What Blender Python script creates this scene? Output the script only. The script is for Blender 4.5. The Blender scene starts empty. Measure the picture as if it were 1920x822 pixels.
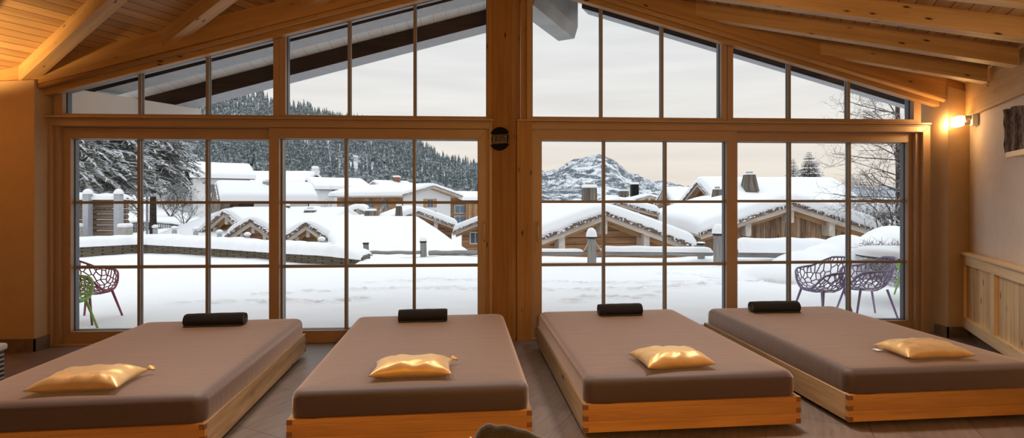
import bpy, bmesh, math, random
import numpy as np
from mathutils import Vector, Matrix, noise, geometry

random.seed(7)
SC = bpy.context.scene
COL = SC.collection

# ------------------------------------------------------------------ camera, sky, lights, exposure
FPX, CX, HY, EYE, YAW = 970.0, 960.0, 376.0, 1.5, math.radians(3.1)
cam_data = bpy.data.cameras.new('camera')
cam = bpy.data.objects.new('camera', cam_data)
COL.objects.link(cam)
cam.location = (0, 0, EYE)
cam.rotation_euler = (math.radians(90), 0, -YAW)
cam_data.sensor_width = 36
cam_data.lens = FPX / 1920 * 36
cam_data.shift_y = -(411 - HY) / 1920
cam_data.clip_start = 0.05
cam_data.clip_end = 20000
SC.camera = cam

SC.view_settings.view_transform = 'Standard'
SC.view_settings.look = 'None'
SC.view_settings.exposure = 0.0
SC.view_settings.gamma = 1.0
SC.view_settings.use_curve_mapping = False
SC.cycles.use_denoising = True
SC.cycles.max_bounces = 8
SC.cycles.diffuse_bounces = 4
SC.cycles.glossy_bounces = 3
SC.cycles.transparent_max_bounces = 16
SC.cycles.sample_clamp_indirect = 6.0
SC.cycles.caustics_reflective = False
SC.cycles.caustics_refractive = False


def make_world():
    w = bpy.data.worlds.new('winter_sky')
    SC.world = w
    w.use_nodes = True
    nt = w.node_tree
    nt.nodes.clear()
    out = nt.nodes.new('ShaderNodeOutputWorld')
    bg = nt.nodes.new('ShaderNodeBackground')
    tc = nt.nodes.new('ShaderNodeTexCoord')
    sp = nt.nodes.new('ShaderNodeSeparateXYZ')
    rp = nt.nodes.new('ShaderNodeValToRGB')
    nt.links.new(tc.outputs['Generated'], sp.inputs[0])
    nt.links.new(sp.outputs['Z'], rp.inputs[0])
    e = rp.color_ramp.elements
    e[0].position = 0.0; e[0].color = (0.90, 0.80, 0.71, 1)
    e[1].position = 1.0; e[1].color = (1.5, 1.56, 1.63, 1)
    for p, c in ((0.05, (0.91, 0.82, 0.735, 1)), (0.12, (0.90, 0.85, 0.80, 1)), (0.22, (0.86, 0.85, 0.845, 1)),
                 (0.40, (0.80, 0.815, 0.82, 1)), (0.6, (1.24, 1.29, 1.35, 1))):
        n = rp.color_ramp.elements.new(p); n.color = c
    # faint streaks of high cloud
    mp = nt.nodes.new('ShaderNodeMapping'); mp.inputs['Scale'].default_value = (1.6, 1.6, 16)
    nz = nt.nodes.new('ShaderNodeTexNoise'); nz.inputs['Scale'].default_value = 2.0; nz.inputs['Detail'].default_value = 5
    nt.links.new(tc.outputs['Generated'], mp.inputs[0]); nt.links.new(mp.outputs[0], nz.inputs['Vector'])
    r2 = nt.nodes.new('ShaderNodeValToRGB')
    r2.color_ramp.elements[0].position = 0.35; r2.color_ramp.elements[0].color = (0.94, 0.93, 0.935, 1)
    r2.color_ramp.elements[1].position = 0.7; r2.color_ramp.elements[1].color = (1.05, 1.05, 1.05, 1)
    nt.links.new(nz.outputs[0], r2.inputs[0])
    mx = nt.nodes.new('ShaderNodeMix'); mx.data_type = 'RGBA'; mx.blend_type = 'MULTIPLY'; mx.inputs[0].default_value = 1
    nt.links.new(rp.outputs[0], mx.inputs[6]); nt.links.new(r2.outputs[0], mx.inputs[7])
    nt.links.new(mx.outputs[2], bg.inputs[0])
    bg.inputs[1].default_value = 1.0
    nt.links.new(bg.outputs[0], out.inputs[0])


make_world()


def light(name, kind, loc, energy, color, size=0.3, rot=None, size_y=None, spread=None):
    d = bpy.data.lights.new(name, kind)
    d.energy = energy; d.color = color
    if kind == 'AREA':
        d.size = size
        if size_y: d.shape = 'RECTANGLE'; d.size_y = size_y
        if spread: d.spread = spread
    elif kind == 'SUN':
        d.angle = size
    else:
        d.shadow_soft_size = size
    o = bpy.data.objects.new(name, d)
    COL.objects.link(o)
    o.location = loc
    if rot: o.rotation_euler = rot
    return o


WARM = (1.0, 0.56, 0.15)
SOFT = (1.0, 0.90, 0.80)
# warm lamps known by their light, then unseen fill lights added under the ceiling
light('room_lamp', 'POINT', (0.42, -0.3, 1.78), 150, WARM, 0.12)
light('left_wall_lamp_glow', 'SPOT', (-4.95, 4.45, 2.25), 150, (1.0, 0.60, 0.22), 0.06, (math.radians(172), math.radians(-6), 0))
bpy.data.lights['left_wall_lamp_glow'].spot_size = math.radians(135)
bpy.data.lights['left_wall_lamp_glow'].spot_blend = 0.35
light('daylight_fill_a', 'AREA', (-2.0, 4.25, 3.18), 40, SOFT, 0.5, (math.radians(-38), 0, 0), 0.3, math.radians(120))  # added fill, tilted in from the glass side to pass for daylight
light('daylight_fill_b', 'AREA', (2.0, 4.25, 3.20), 62, SOFT, 0.5, (math.radians(-42), 0, 0), 0.3, math.radians(150))
light('daylight_fill_c', 'AREA', (-0.2, 4.45, 3.50), 24, SOFT, 0.5, (math.radians(-38), 0, 0), 0.3, math.radians(120))

# ------------------------------------------------------------------ geometry helpers
CY_, SY_ = math.cos(YAW), math.sin(YAW)


def ray(px, py):
    u = (px - CX) / FPX
    v = (HY - py) / FPX
    return Vector((u * CY_ + SY_, CY_ - u * SY_, v))


def at(px, py, Y):
    r = ray(px, py); t = Y / r.y
    return Vector((r.x * t, Y, EYE + r.z * t))


def atz(px, py, Z):
    r = ray(px, py); t = (Z - EYE) / r.z
    return Vector((r.x * t, r.y * t, Z))


def proj(p):
    d = p[1] * CY_ + p[0] * SY_
    return (CX + FPX * (p[0] * CY_ - p[1] * SY_) / d, HY - FPX * (p[2] - EYE) / d)


C30, S30 = math.cos(math.pi / 6), 0.5
QO = 0.326 * C30 - 5.58 * S30


def QR(q, r, z=0.0):        # building axes: q across the ridge, r along it (turned 30 degrees from the glass wall)
    return Vector((r * S30 + (q + QO) * C30, r * C30 - (q + QO) * S30, z))


def to_qr(x, y):
    return (x * C30 - y * S30 - QO, x * S30 + y * C30)


def on_q(px, py, q=4.42):
    r = ray(px, py)
    t = (q + QO) / (C30 * r.x - S30 * r.y)
    return Vector((r.x * t, r.y * t, EYE + r.z * t))


def xr(Y):                  # x of the ridge line at depth Y
    return 0.326 + (Y - 5.58) * math.tan(math.pi / 6)


def zroof(x, Y, zr):
    return zr - 0.277 * abs(x - xr(Y))


class MB:
    def __init__(self):
        self.v = []; self.f = []; self.uv = []; self.m = []

    def add(self, vs, fs, uvs=None, mi=0):
        b = len(self.v)
        self.v.extend([tuple(p) for p in vs])
        for i, f in enumerate(fs):
            self.f.append(tuple(b + k for k in f))
            self.uv.append(uvs[i] if uvs else None)
            self.m.append(mi)

    def box(self, x0, x1, y0, y1, z0, z1, mi=0, grain='x'):
        vs = [(x0, y0, z0), (x1, y0, z0), (x1, y1, z0), (x0, y1, z0), (x0, y0, z1), (x1, y0, z1), (x1, y1, z1), (x0, y1, z1)]
        fs = [(0, 3, 2, 1), (4, 5, 6, 7), (0, 1, 5, 4), (1, 2, 6, 5), (2, 3, 7, 6), (3, 0, 4, 7)]
        uvs = []
        o = random.random() * 7
        for f in fs:
            P = [vs[k] for k in f]
            g = {'x': 0, 'y': 1, 'z': 2}[grain]
            ext = [max(p[a] for p in P) - min(p[a] for p in P) for a in range(3)]
            axes = [a for a in range(3) if ext[a] > 1e-9]
            if g in axes:
                other = [a for a in axes if a != g]
                other = other[0] if other else g
                uvs.append([(p[g] + o, p[other] + o * 3) for p in P])
            else:
                uvs.append([(p[axes[0]] * 0.2, p[axes[-1]] + o) for p in P])
        self.add(vs, fs, uvs, mi)

    def bar(self, p0, p1, w, h, up=(0, 0, 1), mi=0):
        p0 = Vector(p0); p1 = Vector(p1)
        d = (p1 - p0); L = d.length; d.normalize()
        side = d.cross(Vector(up)).normalized()
        u = side.cross(d).normalized()
        vs = []
        for p in (p0, p1):
            for a, b in ((-1, -1), (1, -1), (1, 1), (-1, 1)):
                vs.append(p + side * (a * w / 2) + u * (b * h / 2))
        o = random.random() * 9
        fs = [(3, 2, 1, 0), (4, 5, 6, 7)]
        uvs = [[(0, o), (0, o + w), (0.05, o + w), (0.05, o)]] * 2
        per = 0
        for k in range(4):
            n = (k + 1) % 4
            ww = w if k % 2 == 0 else h
            fs.append((k, n, n + 4, k + 4))
            uvs.append([(o, o + per), (o, o + per + ww), (o + L, o + per + ww), (o + L, o + per)])
            per += ww
        self.add(vs, fs, uvs, mi)

    def tube(self, pts, rad, n=8, cap=True, mi=0):
        pts = [Vector(p) for p in pts]
        if not isinstance(rad, (list, tuple)): rad = [rad] * len(pts)
        b = len(self.v); vs = []
        prev = None
        for i, p in enumerate(pts):
            if i == 0: d = pts[1] - pts[0]
            elif i == len(pts) - 1: d = pts[-1] - pts[-2]
            else: d = pts[i + 1] - pts[i - 1]
            if d.length < 1e-9: d = Vector((0, 0, 1))
            d.normalize()
            if prev is None:
                a = Vector((0, 0, 1)) if abs(d.z) < 0.9 else Vector((1, 0, 0))
                e = d.cross(a).normalized()
            else:
                e = prev - d * prev.dot(d)
                e = e.normalized() if e.length > 1e-6 else d.orthogonal().normalized()
            prev = e
            g = d.cross(e)
            for k in range(n):
                an = 2 * math.pi * k / n
                vs.append(p + e * math.cos(an) * rad[i] + g * math.sin(an) * rad[i])
        fs = []; uvs = []
        L = 0
        for i in range(len(pts) - 1):
            dl = (pts[i + 1] - pts[i]).length
            for k in range(n):
                m = (k + 1) % n
                fs.append((i * n + k, i * n + m, (i + 1) * n + m, (i + 1) * n + k))
                uvs.append([(L, k * 0.05), (L, k * 0.05 + 0.05), (L + dl, k * 0.05 + 0.05), (L + dl, k * 0.05)])
            L += dl
        if cap:
            fs.append(tuple(reversed(range(n)))); uvs.append([(0, 0)] * n)
            q = (len(pts) - 1) * n
            fs.append(tuple(q + k for k in range(n))); uvs.append([(0, 0)] * n)
        self.add(vs, fs, uvs, mi)

    def prism(self, poly, vec, mi=0, grain=None):
        """poly: planar list of 3D points, extruded by vec; grain: direction of u"""
        n = len(poly); vec = Vector(vec)
        P = [Vector(p) for p in poly]
        nrm = Vector((0, 0, 0))
        for i in range(n): nrm += P[i].cross(P[(i + 1) % n])
        if nrm.dot(vec) > 0: P.reverse()
        vs = P + [p + vec for p in P]
        g = Vector(grain) if grain is not None else (P[1] - P[0])
        g.normalize()
        nn = nrm.normalized(); w = nn.cross(g).normalized()
        o = random.random() * 5
        fs = [tuple(range(n)), tuple(reversed(range(n, 2 * n)))]
        uvs = [[(p.dot(g) + o, p.dot(w) + o) for p in P], [(p.dot(g) + o, p.dot(w) + o) for p in reversed(P)]]
        for i in range(n):
            j = (i + 1) % n
            fs.append((j, i, i + n, j + n))
            L = (P[j] - P[i]).length
            uvs.append([(L, 0), (0, 0), (0, vec.length), (L, vec.length)])
        self.add(vs, fs, uvs, mi)

    def grid(self, fn, nu, nv, closed_u=False, mi=0, uvf=None):
        vs = []
        for j in range(nv + 1):
            for i in range(nu + (0 if closed_u else 1)):
                vs.append(fn(i / nu, j / nv))
        W = nu if closed_u else nu + 1
        fs = []; uvs = []
        for j in range(nv):
            for i in range(nu):
                a = j * W + i; b = j * W + (i + 1) % W
                fs.append((a, b, b + W, a + W))
                U = [(i / nu, j / nv), ((i + 1) / nu, j / nv), ((i + 1) / nu, (j + 1) / nv), (i / nu, (j + 1) / nv)]
                uvs.append([uvf(*t) for t in U] if uvf else U)
        self.add(vs, fs, uvs, mi)

    def mesh(self, name, mats, off=None):
        me = bpy.data.meshes.new(name)
        if off is not None:
            V = [(p[0] - off[0], p[1] - off[1], p[2] - off[2]) for p in self.v]
        else:
            V = self.v
        me.from_pydata(V, [], self.f)
        uvl = me.uv_layers.new(name='UVMap')
        data = np.zeros(len(me.loops) * 2, dtype=np.float32)
        k = 0
        for f, uv in zip(self.f, self.uv):
            if uv is None:
                P = [Vector(self.v[i]) for i in f]
                nrm = (P[1] - P[0]).cross(P[-1] - P[0])
                ax = max(range(3), key=lambda a: abs(nrm[a]))
                for p in P:
                    if ax == 2: data[k], data[k + 1] = p.x, p.y
                    elif ax == 0: data[k], data[k + 1] = p.y, p.z
                    else: data[k], data[k + 1] = p.x, p.z
                    k += 2
            else:
                for t in uv:
                    data[k], data[k + 1] = t[0], t[1]; k += 2
        uvl.data.foreach_set('uv', data)
        if not isinstance(mats, (list, tuple)): mats = [mats]
        for m in mats: me.materials.append(m)
        if len(mats) > 1:
            me.polygons.foreach_set('material_index', self.m)
        me.update()
        return me

    def build(self, name, mats, parent=None, local=False, smooth=False, bevel=0, label=None, off=None, subsurf=0, auto=None):
        if off is None:
            off = Vector((0, 0, 0))
            if not local:
                if parent is not None:
                    p = parent
                    while p is not None:
                        off = off + p.location; p = p.parent
                else:
                    xs = [p[0] for p in self.v]; ys = [p[1] for p in self.v]; zs = [p[2] for p in self.v]
                    off = Vector(((min(xs) + max(xs)) / 2, (min(ys) + max(ys)) / 2, min(zs)))
        me = self.mesh(name, mats, off)
        o = bpy.data.objects.new(name, me)
        COL.objects.link(o)
        if parent is not None: o.parent = parent
        elif not local: o.location = off
        if smooth:
            me.polygons.foreach_set('use_smooth', [True] * len(me.polygons))
        if auto:
            me.polygons.foreach_set('use_smooth', [True] * len(me.polygons))
            me.set_sharp_from_angle(angle=math.radians(auto))
        if subsurf:
            md = o.modifiers.new('s', 'SUBSURF'); md.levels = md.render_levels = subsurf
        if bevel:
            md = o.modifiers.new('b', 'BEVEL'); md.width = bevel; md.segments = 2; md.limit_method = 'ANGLE'
        if label: o['label'] = label
        return o


def tag(o, label=None, cat=None, group=None, kind=None):
    if label: o['label'] = label
    if cat: o['category'] = cat
    if group: o['group'] = group
    if kind: o['kind'] = kind
    return o


def empty(name, loc, rz=0.0, label=None, cat=None, group=None, kind=None):
    o = bpy.data.objects.new(name, None)
    COL.objects.link(o)
    o.location = loc; o.rotation_euler = (0, 0, rz)
    o.empty_display_size = 0.1
    return tag(o, label, cat, group, kind)


def copy_tree(o, parent=None):
    c = o.copy(); COL.objects.link(c); c.parent = parent
    for ch in list(o.children): copy_tree(ch, c)
    return c


# ------------------------------------------------------------------ materials
def nodes(name):
    m = bpy.data.materials.new(name); m.use_nodes = True
    nt = m.node_tree
    return m, nt, nt.nodes['Principled BSDF']


def N(nt, t, **kw):
    n = nt.nodes.new(t)
    for k, v in kw.items():
        if k in n.inputs: n.inputs[k].default_value = v
        else: setattr(n, k, v)
    return n


def ramp(nt, stops):
    r = nt.nodes.new('ShaderNodeValToRGB')
    e = r.color_ramp.elements
    while len(e) < len(stops): e.new(0.5)
    for i, (p, c) in enumerate(stops):
        e[i].position = p
        e[i].color = tuple(c) + (1,) if len(c) == 3 else c
    return r


def mixc(nt, fac, a, b, mode='MIX'):
    n = nt.nodes.new('ShaderNodeMix'); n.data_type = 'RGBA'; n.blend_type = mode
    for idx, v in ((0, fac), (6, a), (7, b)):
        if hasattr(v, 'links'): nt.links.new(v, n.inputs[idx])
        else: n.inputs[idx].default_value = v if idx == 0 else (tuple(v) + (1,) if len(v) == 3 else v)
    return n.outputs[2]


def math_(nt, op, a, b=None, c=None):
    n = nt.nodes.new('ShaderNodeMath'); n.operation = op
    for i, v in enumerate((a, b, c)):
        if v is None: continue
        if hasattr(v, 'links'): nt.links.new(v, n.inputs[i])
        else: n.inputs[i].default_value = v
    return n.outputs[0]


def coords(nt, kind='UV', scale=(1, 1, 1), rot=(0, 0, 0)):
    tc = nt.nodes.new('ShaderNodeTexCoord')
    mp = nt.nodes.new('ShaderNodeMapping')
    mp.inputs['Scale'].default_value = scale
    mp.inputs['Rotation'].default_value = rot
    nt.links.new(tc.outputs[kind], mp.inputs[0])
    return mp.outputs[0]


def bumpn(nt, h, strength, dist=0.01):
    b = nt.nodes.new('ShaderNodeBump')
    b.inputs['Strength'].default_value = strength
    b.inputs['Distance'].default_value = dist
    nt.links.new(h, b.inputs['Height'])
    return b.outputs[0]


def plain(name, col, rough=0.6, metal=0.0, var=0.08, nscale=6.0, bump=0.0, bscale=60, spec=None, kind='Object'):
    m, nt, p = nodes(name)
    v = coords(nt, kind)
    nz = N(nt, 'ShaderNodeTexNoise', Scale=nscale, Detail=4.0)
    nt.links.new(v, nz.inputs['Vector'])
    r = ramp(nt, [(0.3, [c * (1 - var) for c in col]), (0.7, [min(1, c * (1 + var)) for c in col])])
    nt.links.new(nz.outputs[0], r.inputs[0]); nt.links.new(r.outputs[0], p.inputs['Base Color'])
    p.inputs['Roughness'].default_value = rough
    p.inputs['Metallic'].default_value = metal
    if spec is not None: p.inputs['Specular IOR Level'].default_value = spec
    if bump:
        n2 = N(nt, 'ShaderNodeTexNoise', Scale=bscale, Detail=3.0)
        nt.links.new(v, n2.inputs['Vector'])
        nt.links.new(bumpn(nt, n2.outputs[0], bump), p.inputs['Normal'])
    return m


def wood(name, c1, c2, knot=(0.05, 0.02, 0.01), board=None, rough=0.5, knots=0.5, kscale=1.0, vary=0.25, seam=0.006,
         seamcol=(0.03, 0.015, 0.008), bump=0.25, stretch=16, spec=0.3, lowvar=0.25, seam_depth=1.0):
    m, nt, p = nodes(name)
    tc = nt.nodes.new('ShaderNodeTexCoord')
    sp = nt.nodes.new('ShaderNodeSeparateXYZ'); nt.links.new(tc.outputs['UV'], sp.inputs[0])
    U, V = sp.outputs[0], sp.outputs[1]
    if board:
        q = math_(nt, 'DIVIDE', V, board)
        fl = math_(nt, 'FLOOR', q)
        fr = math_(nt, 'SUBTRACT', q, fl)
        wn = nt.nodes.new('ShaderNodeTexWhiteNoise'); wn.noise_dimensions = '1D'
        nt.links.new(fl, wn.inputs['W'])
        rnd = wn.outputs['Value']
        U = math_(nt, 'ADD', U, math_(nt, 'MULTIPLY', rnd, 13.0))
    cb = nt.nodes.new('ShaderNodeCombineXYZ')
    nt.links.new(U, cb.inputs[0]); nt.links.new(V, cb.inputs[1])
    def mapped(s):
        mp = nt.nodes.new('ShaderNodeMapping'); mp.inputs['Scale'].default_value = s
        nt.links.new(cb.outputs[0], mp.inputs[0]); return mp.outputs[0]
    g = N(nt, 'ShaderNodeTexNoise', Scale=1.0, Detail=6.0, Roughness=0.6, Distortion=0.6)
    nt.links.new(mapped((0.9, stretch, 1)), g.inputs['Vector'])
    f = N(nt, 'ShaderNodeTexNoise', Scale=1.0, Detail=3.0)
    nt.links.new(mapped((6, stretch * 9, 1)), f.inputs['Vector'])
    lo = N(nt, 'ShaderNodeTexNoise', Scale=1.0, Detail=2.0)
    nt.links.new(mapped((0.8, 3.0, 1)), lo.inputs['Vector'])
    grain = math_(nt, 'ADD', math_(nt, 'MULTIPLY', g.outputs[0], 0.75), math_(nt, 'MULTIPLY', f.outputs[0], 0.25))
    r = ramp(nt, [(0.36, c1), (0.62, c2)])
    nt.links.new(grain, r.inputs[0])
    col = r.outputs[0]
    lr = ramp(nt, [(0.3, (1 - lowvar,) * 3), (0.7, (1 + lowvar * 0.3,) * 3)])
    nt.links.new(lo.outputs[0], lr.inputs[0])
    col = mixc(nt, 1.0, col, lr.outputs[0], 'MULTIPLY')
    if knots > 0:
        vo = nt.nodes.new('ShaderNodeTexVoronoi'); vo.inputs['Scale'].default_value = 1.0
        nt.links.new(mapped((2.6 * kscale, 8.5 * kscale, 1)), vo.inputs['Vector'])
        gate = nt.nodes.new('ShaderNodeSeparateColor'); nt.links.new(vo.outputs['Color'], gate.inputs[0])
        on = math_(nt, 'LESS_THAN', gate.outputs[0], knots)
        kr = ramp(nt, [(0.09, (1, 1, 1)), (0.13, (0.40, 0.40, 0.40)), (0.22, (0, 0, 0))])
        nt.links.new(vo.outputs['Distance'], kr.inputs[0])
        col = mixc(nt, math_(nt, 'MULTIPLY', kr.outputs[0], on), col, knot)
    if board:
        br = ramp(nt, [(0, (1 - vary,) * 3), (1, (1 + vary * 0.35,) * 3)])
        nt.links.new(rnd, br.inputs[0])
        col = mixc(nt, 1.0, col, br.outputs[0], 'MULTIPLY')
        ss = math_(nt, 'LESS_THAN', fr, seam / board)
        col = mixc(nt, ss, col, seamcol)
    nt.links.new(col, p.inputs['Base Color'])
    p.inputs['Roughness'].default_value = rough
    p.inputs['Specular IOR Level'].default_value = spec
    if bump:
        h = grain
        if board: h = math_(nt, 'SUBTRACT', grain, math_(nt, 'MULTIPLY', ss, seam_depth))
        nt.links.new(bumpn(nt, h, bump, 0.004), p.inputs['Normal'])
    return m


def snow_mat(name, col=(0.90, 0.92, 0.95), bump=0.15, scale=3.0):
    m, nt, p = nodes(name)
    v = coords(nt, 'Object')
    n1 = N(nt, 'ShaderNodeTexNoise', Scale=scale, Detail=6.0, Roughness=0.6)
    nt.links.new(v, n1.inputs['Vector'])
    r = ramp(nt, [(0.2, [c * 0.97 for c in col]), (0.8, col)])
    nt.links.new(n1.outputs[0], r.inputs[0]); nt.links.new(r.outputs[0], p.inputs['Base Color'])
    p.inputs['Roughness'].default_value = 0.85
    p.inputs['Specular IOR Level'].default_value = 0.15
    nt.links.new(bumpn(nt, n1.outputs[0], bump, 0.06), p.inputs['Normal'])
    return m


def snowy(name, dark, dark2, snow=(0.84, 0.87, 0.91), thr=0.1, soft=0.35, nscale=4.0, namp=1.2, rough=0.85, kind='Object'):
    """dark stuff that carries snow on its upward sides"""
    m, nt, p = nodes(name)
    v = coords(nt, kind)
    ge = nt.nodes.new('ShaderNodeNewGeometry')
    sp = nt.nodes.new('ShaderNodeSeparateXYZ'); nt.links.new(ge.outputs['Normal'], sp.inputs[0])
    n1 = N(nt, 'ShaderNodeTexNoise', Scale=nscale, Detail=4.0)
    nt.links.new(v, n1.inputs['Vector'])
    f = math_(nt, 'ADD', sp.outputs[2], math_(nt, 'MULTIPLY', math_(nt, 'SUBTRACT', n1.outputs[0], 0.5), namp))
    r = ramp(nt, [(0, (0, 0, 0)), (1, (1, 1, 1))])
    r.color_ramp.elements[0].position = max(0, min(0.98, 0.5 + (thr) / 2)); r.color_ramp.elements[1].position = min(1, 0.5 + (thr + soft) / 2)
    nt.links.new(math_(nt, 'MULTIPLY_ADD', f, 0.5, 0.5), r.inputs[0])
    n2 = N(nt, 'ShaderNodeTexNoise', Scale=nscale * 3, Detail=2.0)
    nt.links.new(v, n2.inputs['Vector'])
    dr = ramp(nt, [(0.3, dark), (0.7, dark2)]); nt.links.new(n2.outputs[0], dr.inputs[0])
    nt.links.new(mixc(nt, r.outputs[0], dr.outputs[0], snow), p.inputs['Base Color'])
    p.inputs['Roughness'].default_value = rough
    p.inputs['Specular IOR Level'].default_value = 0.1
    return m


def glass_mat():
    m = bpy.data.materials.new('window_glass'); m.use_nodes = True
    nt = m.node_tree; nt.nodes.clear()
    out = nt.nodes.new('ShaderNodeOutputMaterial')
    tr = nt.nodes.new('ShaderNodeBsdfTransparent'); tr.inputs[0].default_value = (0.975, 0.985, 0.98, 1)
    gl = nt.nodes.new('ShaderNodeBsdfGlossy'); gl.inputs['Roughness'].default_value = 0.0
    lw = nt.nodes.new('ShaderNodeLayerWeight'); lw.inputs['Blend'].default_value = 0.12
    mx = nt.nodes.new('ShaderNodeMixShader')
    nt.links.new(math_(nt, 'MULTIPLY', lw.outputs['Fresnel'], 0.5), mx.inputs[0])
    nt.links.new(tr.outputs[0], mx.inputs[1]); nt.links.new(gl.outputs[0], mx.inputs[2])
    nt.links.new(mx.outputs[0], out.inputs[0])
    return m


def emit(name, col, strength):
    m, nt, p = nodes(name)
    p.inputs['Base Color'].default_value = (*col, 1)
    p.inputs['Emission Color'].default_value = (*col, 1)
    p.inputs['Emission Strength'].default_value = strength
    return m


def floor_mat():
    m, nt, p = nodes('brown_floor_tile')
    tc = nt.nodes.new('ShaderNodeTexCoord')
    sp = nt.nodes.new('ShaderNodeSeparateXYZ'); nt.links.new(tc.outputs['UV'], sp.inputs[0])
    T = 0.612
    ids = []; seams = []
    for k, off in ((0, 2.245), (1, 0.622)):
        q = math_(nt, 'DIVIDE', math_(nt, 'SUBTRACT', sp.outputs[k], off), T)
        fl = math_(nt, 'FLOOR', q); fr = math_(nt, 'SUBTRACT', q, fl)
        ids.append(fl); seams.append(math_(nt, 'LESS_THAN', fr, 0.007))
    seam = math_(nt, 'MAXIMUM', seams[0], seams[1])
    cb = nt.nodes.new('ShaderNodeCombineXYZ'); nt.links.new(ids[0], cb.inputs[0]); nt.links.new(ids[1], cb.inputs[1])
    wn = nt.nodes.new('ShaderNodeTexWhiteNoise'); wn.noise_dimensions = '3D'; nt.links.new(cb.outputs[0], wn.inputs['Vector'])
    mp = nt.nodes.new('ShaderNodeMapping'); mp.inputs['Scale'].default_value = (3, 34, 1); mp.inputs['Rotation'].default_value = (0, 0, 0.35)
    nt.links.new(tc.outputs['UV'], mp.inputs[0])
    nz = N(nt, 'ShaderNodeTexNoise', Scale=1.0, Detail=6.0, Roughness=0.65, Distortion=0.4); nt.links.new(mp.outputs[0], nz.inputs['Vector'])
    lo = N(nt, 'ShaderNodeTexNoise', Scale=1.7, Detail=3.0); nt.links.new(tc.outputs['UV'], lo.inputs['Vector'])
    r = ramp(nt, [(0.3, (0.12, 0.085, 0.068)), (0.7, (0.25, 0.185, 0.152))])
    nt.links.new(math_(nt, 'ADD', math_(nt, 'MULTIPLY', nz.outputs[0], 0.6), math_(nt, 'MULTIPLY', lo.outputs[0], 0.4)), r.inputs[0])
    br = ramp(nt, [(0, (0.86,) * 3), (1, (1.08,) * 3)]); nt.links.new(wn.outputs['Value'], br.inputs[0])
    col = mixc(nt, 1.0, r.outputs[0], br.outputs[0], 'MULTIPLY')
    col = mixc(nt, seam, col, (0.06, 0.045, 0.038))
    nt.links.new(col, p.inputs['Base Color'])
    p.inputs['Roughness'].default_value = 0.42
    h = math_(nt, 'SUBTRACT', math_(nt, 'MULTIPLY', nz.outputs[0], 0.3), seam)
    nt.links.new(bumpn(nt, h, 0.3, 0.003), p.inputs['Normal'])
    return m


def fabric(name, col, col2, rough=0.9, sheen=0.6, weave=450, wr=0.0, spec=0.4, tint=None):
    m, nt, p = nodes(name)
    v = coords(nt, 'Object')
    n1 = N(nt, 'ShaderNodeTexNoise', Scale=weave, Detail=2.0); nt.links.new(v, n1.inputs['Vector'])
    r = ramp(nt, [(0.3, col), (0.7, col2)]); nt.links.new(n1.outputs[0], r.inputs[0])
    nt.links.new(r.outputs[0], p.inputs['Base Color'])
    p.inputs['Roughness'].default_value = rough
    p.inputs['Sheen Weight'].default_value = sheen
    p.inputs['Sheen Roughness'].default_value = 0.45
    if tint: p.inputs['Sheen Tint'].default_value = (*tint, 1)
    p.inputs['Specular IOR Level'].default_value = spec
    b = bumpn(nt, n1.outputs[0], 0.15, 0.002)
    if wr:
        v2 = coords(nt, 'Object', (1.1, 15, 2))
        n2 = N(nt, 'ShaderNodeTexNoise', Scale=1.3, Detail=4.0, Distortion=0.5); nt.links.new(v2, n2.inputs['Vector'])
        bb = nt.nodes.new('ShaderNodeBump'); bb.inputs['Strength'].default_value = wr; bb.inputs['Distance'].default_value = 0.012
        nt.links.new(n2.outputs[0], bb.inputs['Height']); nt.links.new(b, bb.inputs['Normal'])
        b = bb.outputs[0]
    nt.links.new(b, p.inputs['Normal'])
    return m


M = {}
M['frame'] = plain('tan_lacquered_window_wood', (0.40, 0.26, 0.16), 0.42, var=0.05, nscale=3, bump=0.05, bscale=220)
M['alu'] = plain('grey_blue_outer_aluminium', (0.14, 0.16, 0.2), 0.4, var=0.04)
M['gasket'] = plain('black_rubber_gasket', (0.012, 0.012, 0.018), 0.5)
M['muntin'] = plain('grey_brown_glazing_bar', (0.26, 0.235, 0.22), 0.5, var=0.05)
M['glass'] = glass_mat()
M['post'] = wood('knotty_post_wood', (0.32, 0.16, 0.048), (0.44, 0.235, 0.08), knot=(0.03, 0.012, 0.006), board=None, rough=0.5, knots=0.35, kscale=1.8, stretch=20, lowvar=0.12)
M['beam'] = wood('orange_glulam_wood', (0.42, 0.225, 0.08), (0.55, 0.32, 0.13), rough=0.5, knots=0.35, kscale=1.9, stretch=14, lowvar=0.15)
M['rafter'] = wood('pale_spruce_rafter_wood', (0.52, 0.31, 0.13), (0.66, 0.43, 0.21), rough=0.5, knots=0.38, kscale=2.1, stretch=15, lowvar=0.15)
M['ceiling'] = wood('spruce_ceiling_boards', (0.44, 0.26, 0.12), (0.58, 0.37, 0.19), board=0.115, rough=0.5, knots=0.22, kscale=1.0, vary=0.18, seam=0.007, seamcol=(0.07, 0.035, 0.015))
M['wainscot'] = wood('knotty_pine_panel', (0.76, 0.47, 0.21), (0.88, 0.63, 0.34), board=0.09, rough=0.45, knots=0.3, kscale=1.6, vary=0.10, seam=0.002, seamcol=(0.3, 0.17, 0.07))
M['pine'] = wood('pale_pine_trim', (0.76, 0.50, 0.25), (0.88, 0.65, 0.38), rough=0.42, knots=0.05, lowvar=0.1)
M['bedfront'] = wood('oiled_alder_board', (0.48, 0.21, 0.05), (0.66, 0.32, 0.08), board=0.075, rough=0.42, knots=0.12, vary=0.16, seam=0.0012, seamcol=(0.2, 0.08, 0.02), stretch=12)
M['bedside'] = wood('worn_oak_side_board', (0.33, 0.2, 0.10), (0.56, 0.38, 0.21), rough=0.55, knots=0.4, kscale=1.3, stretch=14, lowvar=0.35)
M['endgrain'] = plain('dark_end_grain', (0.20, 0.085, 0.03), 0.6, var=0.3, nscale=90)
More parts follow.
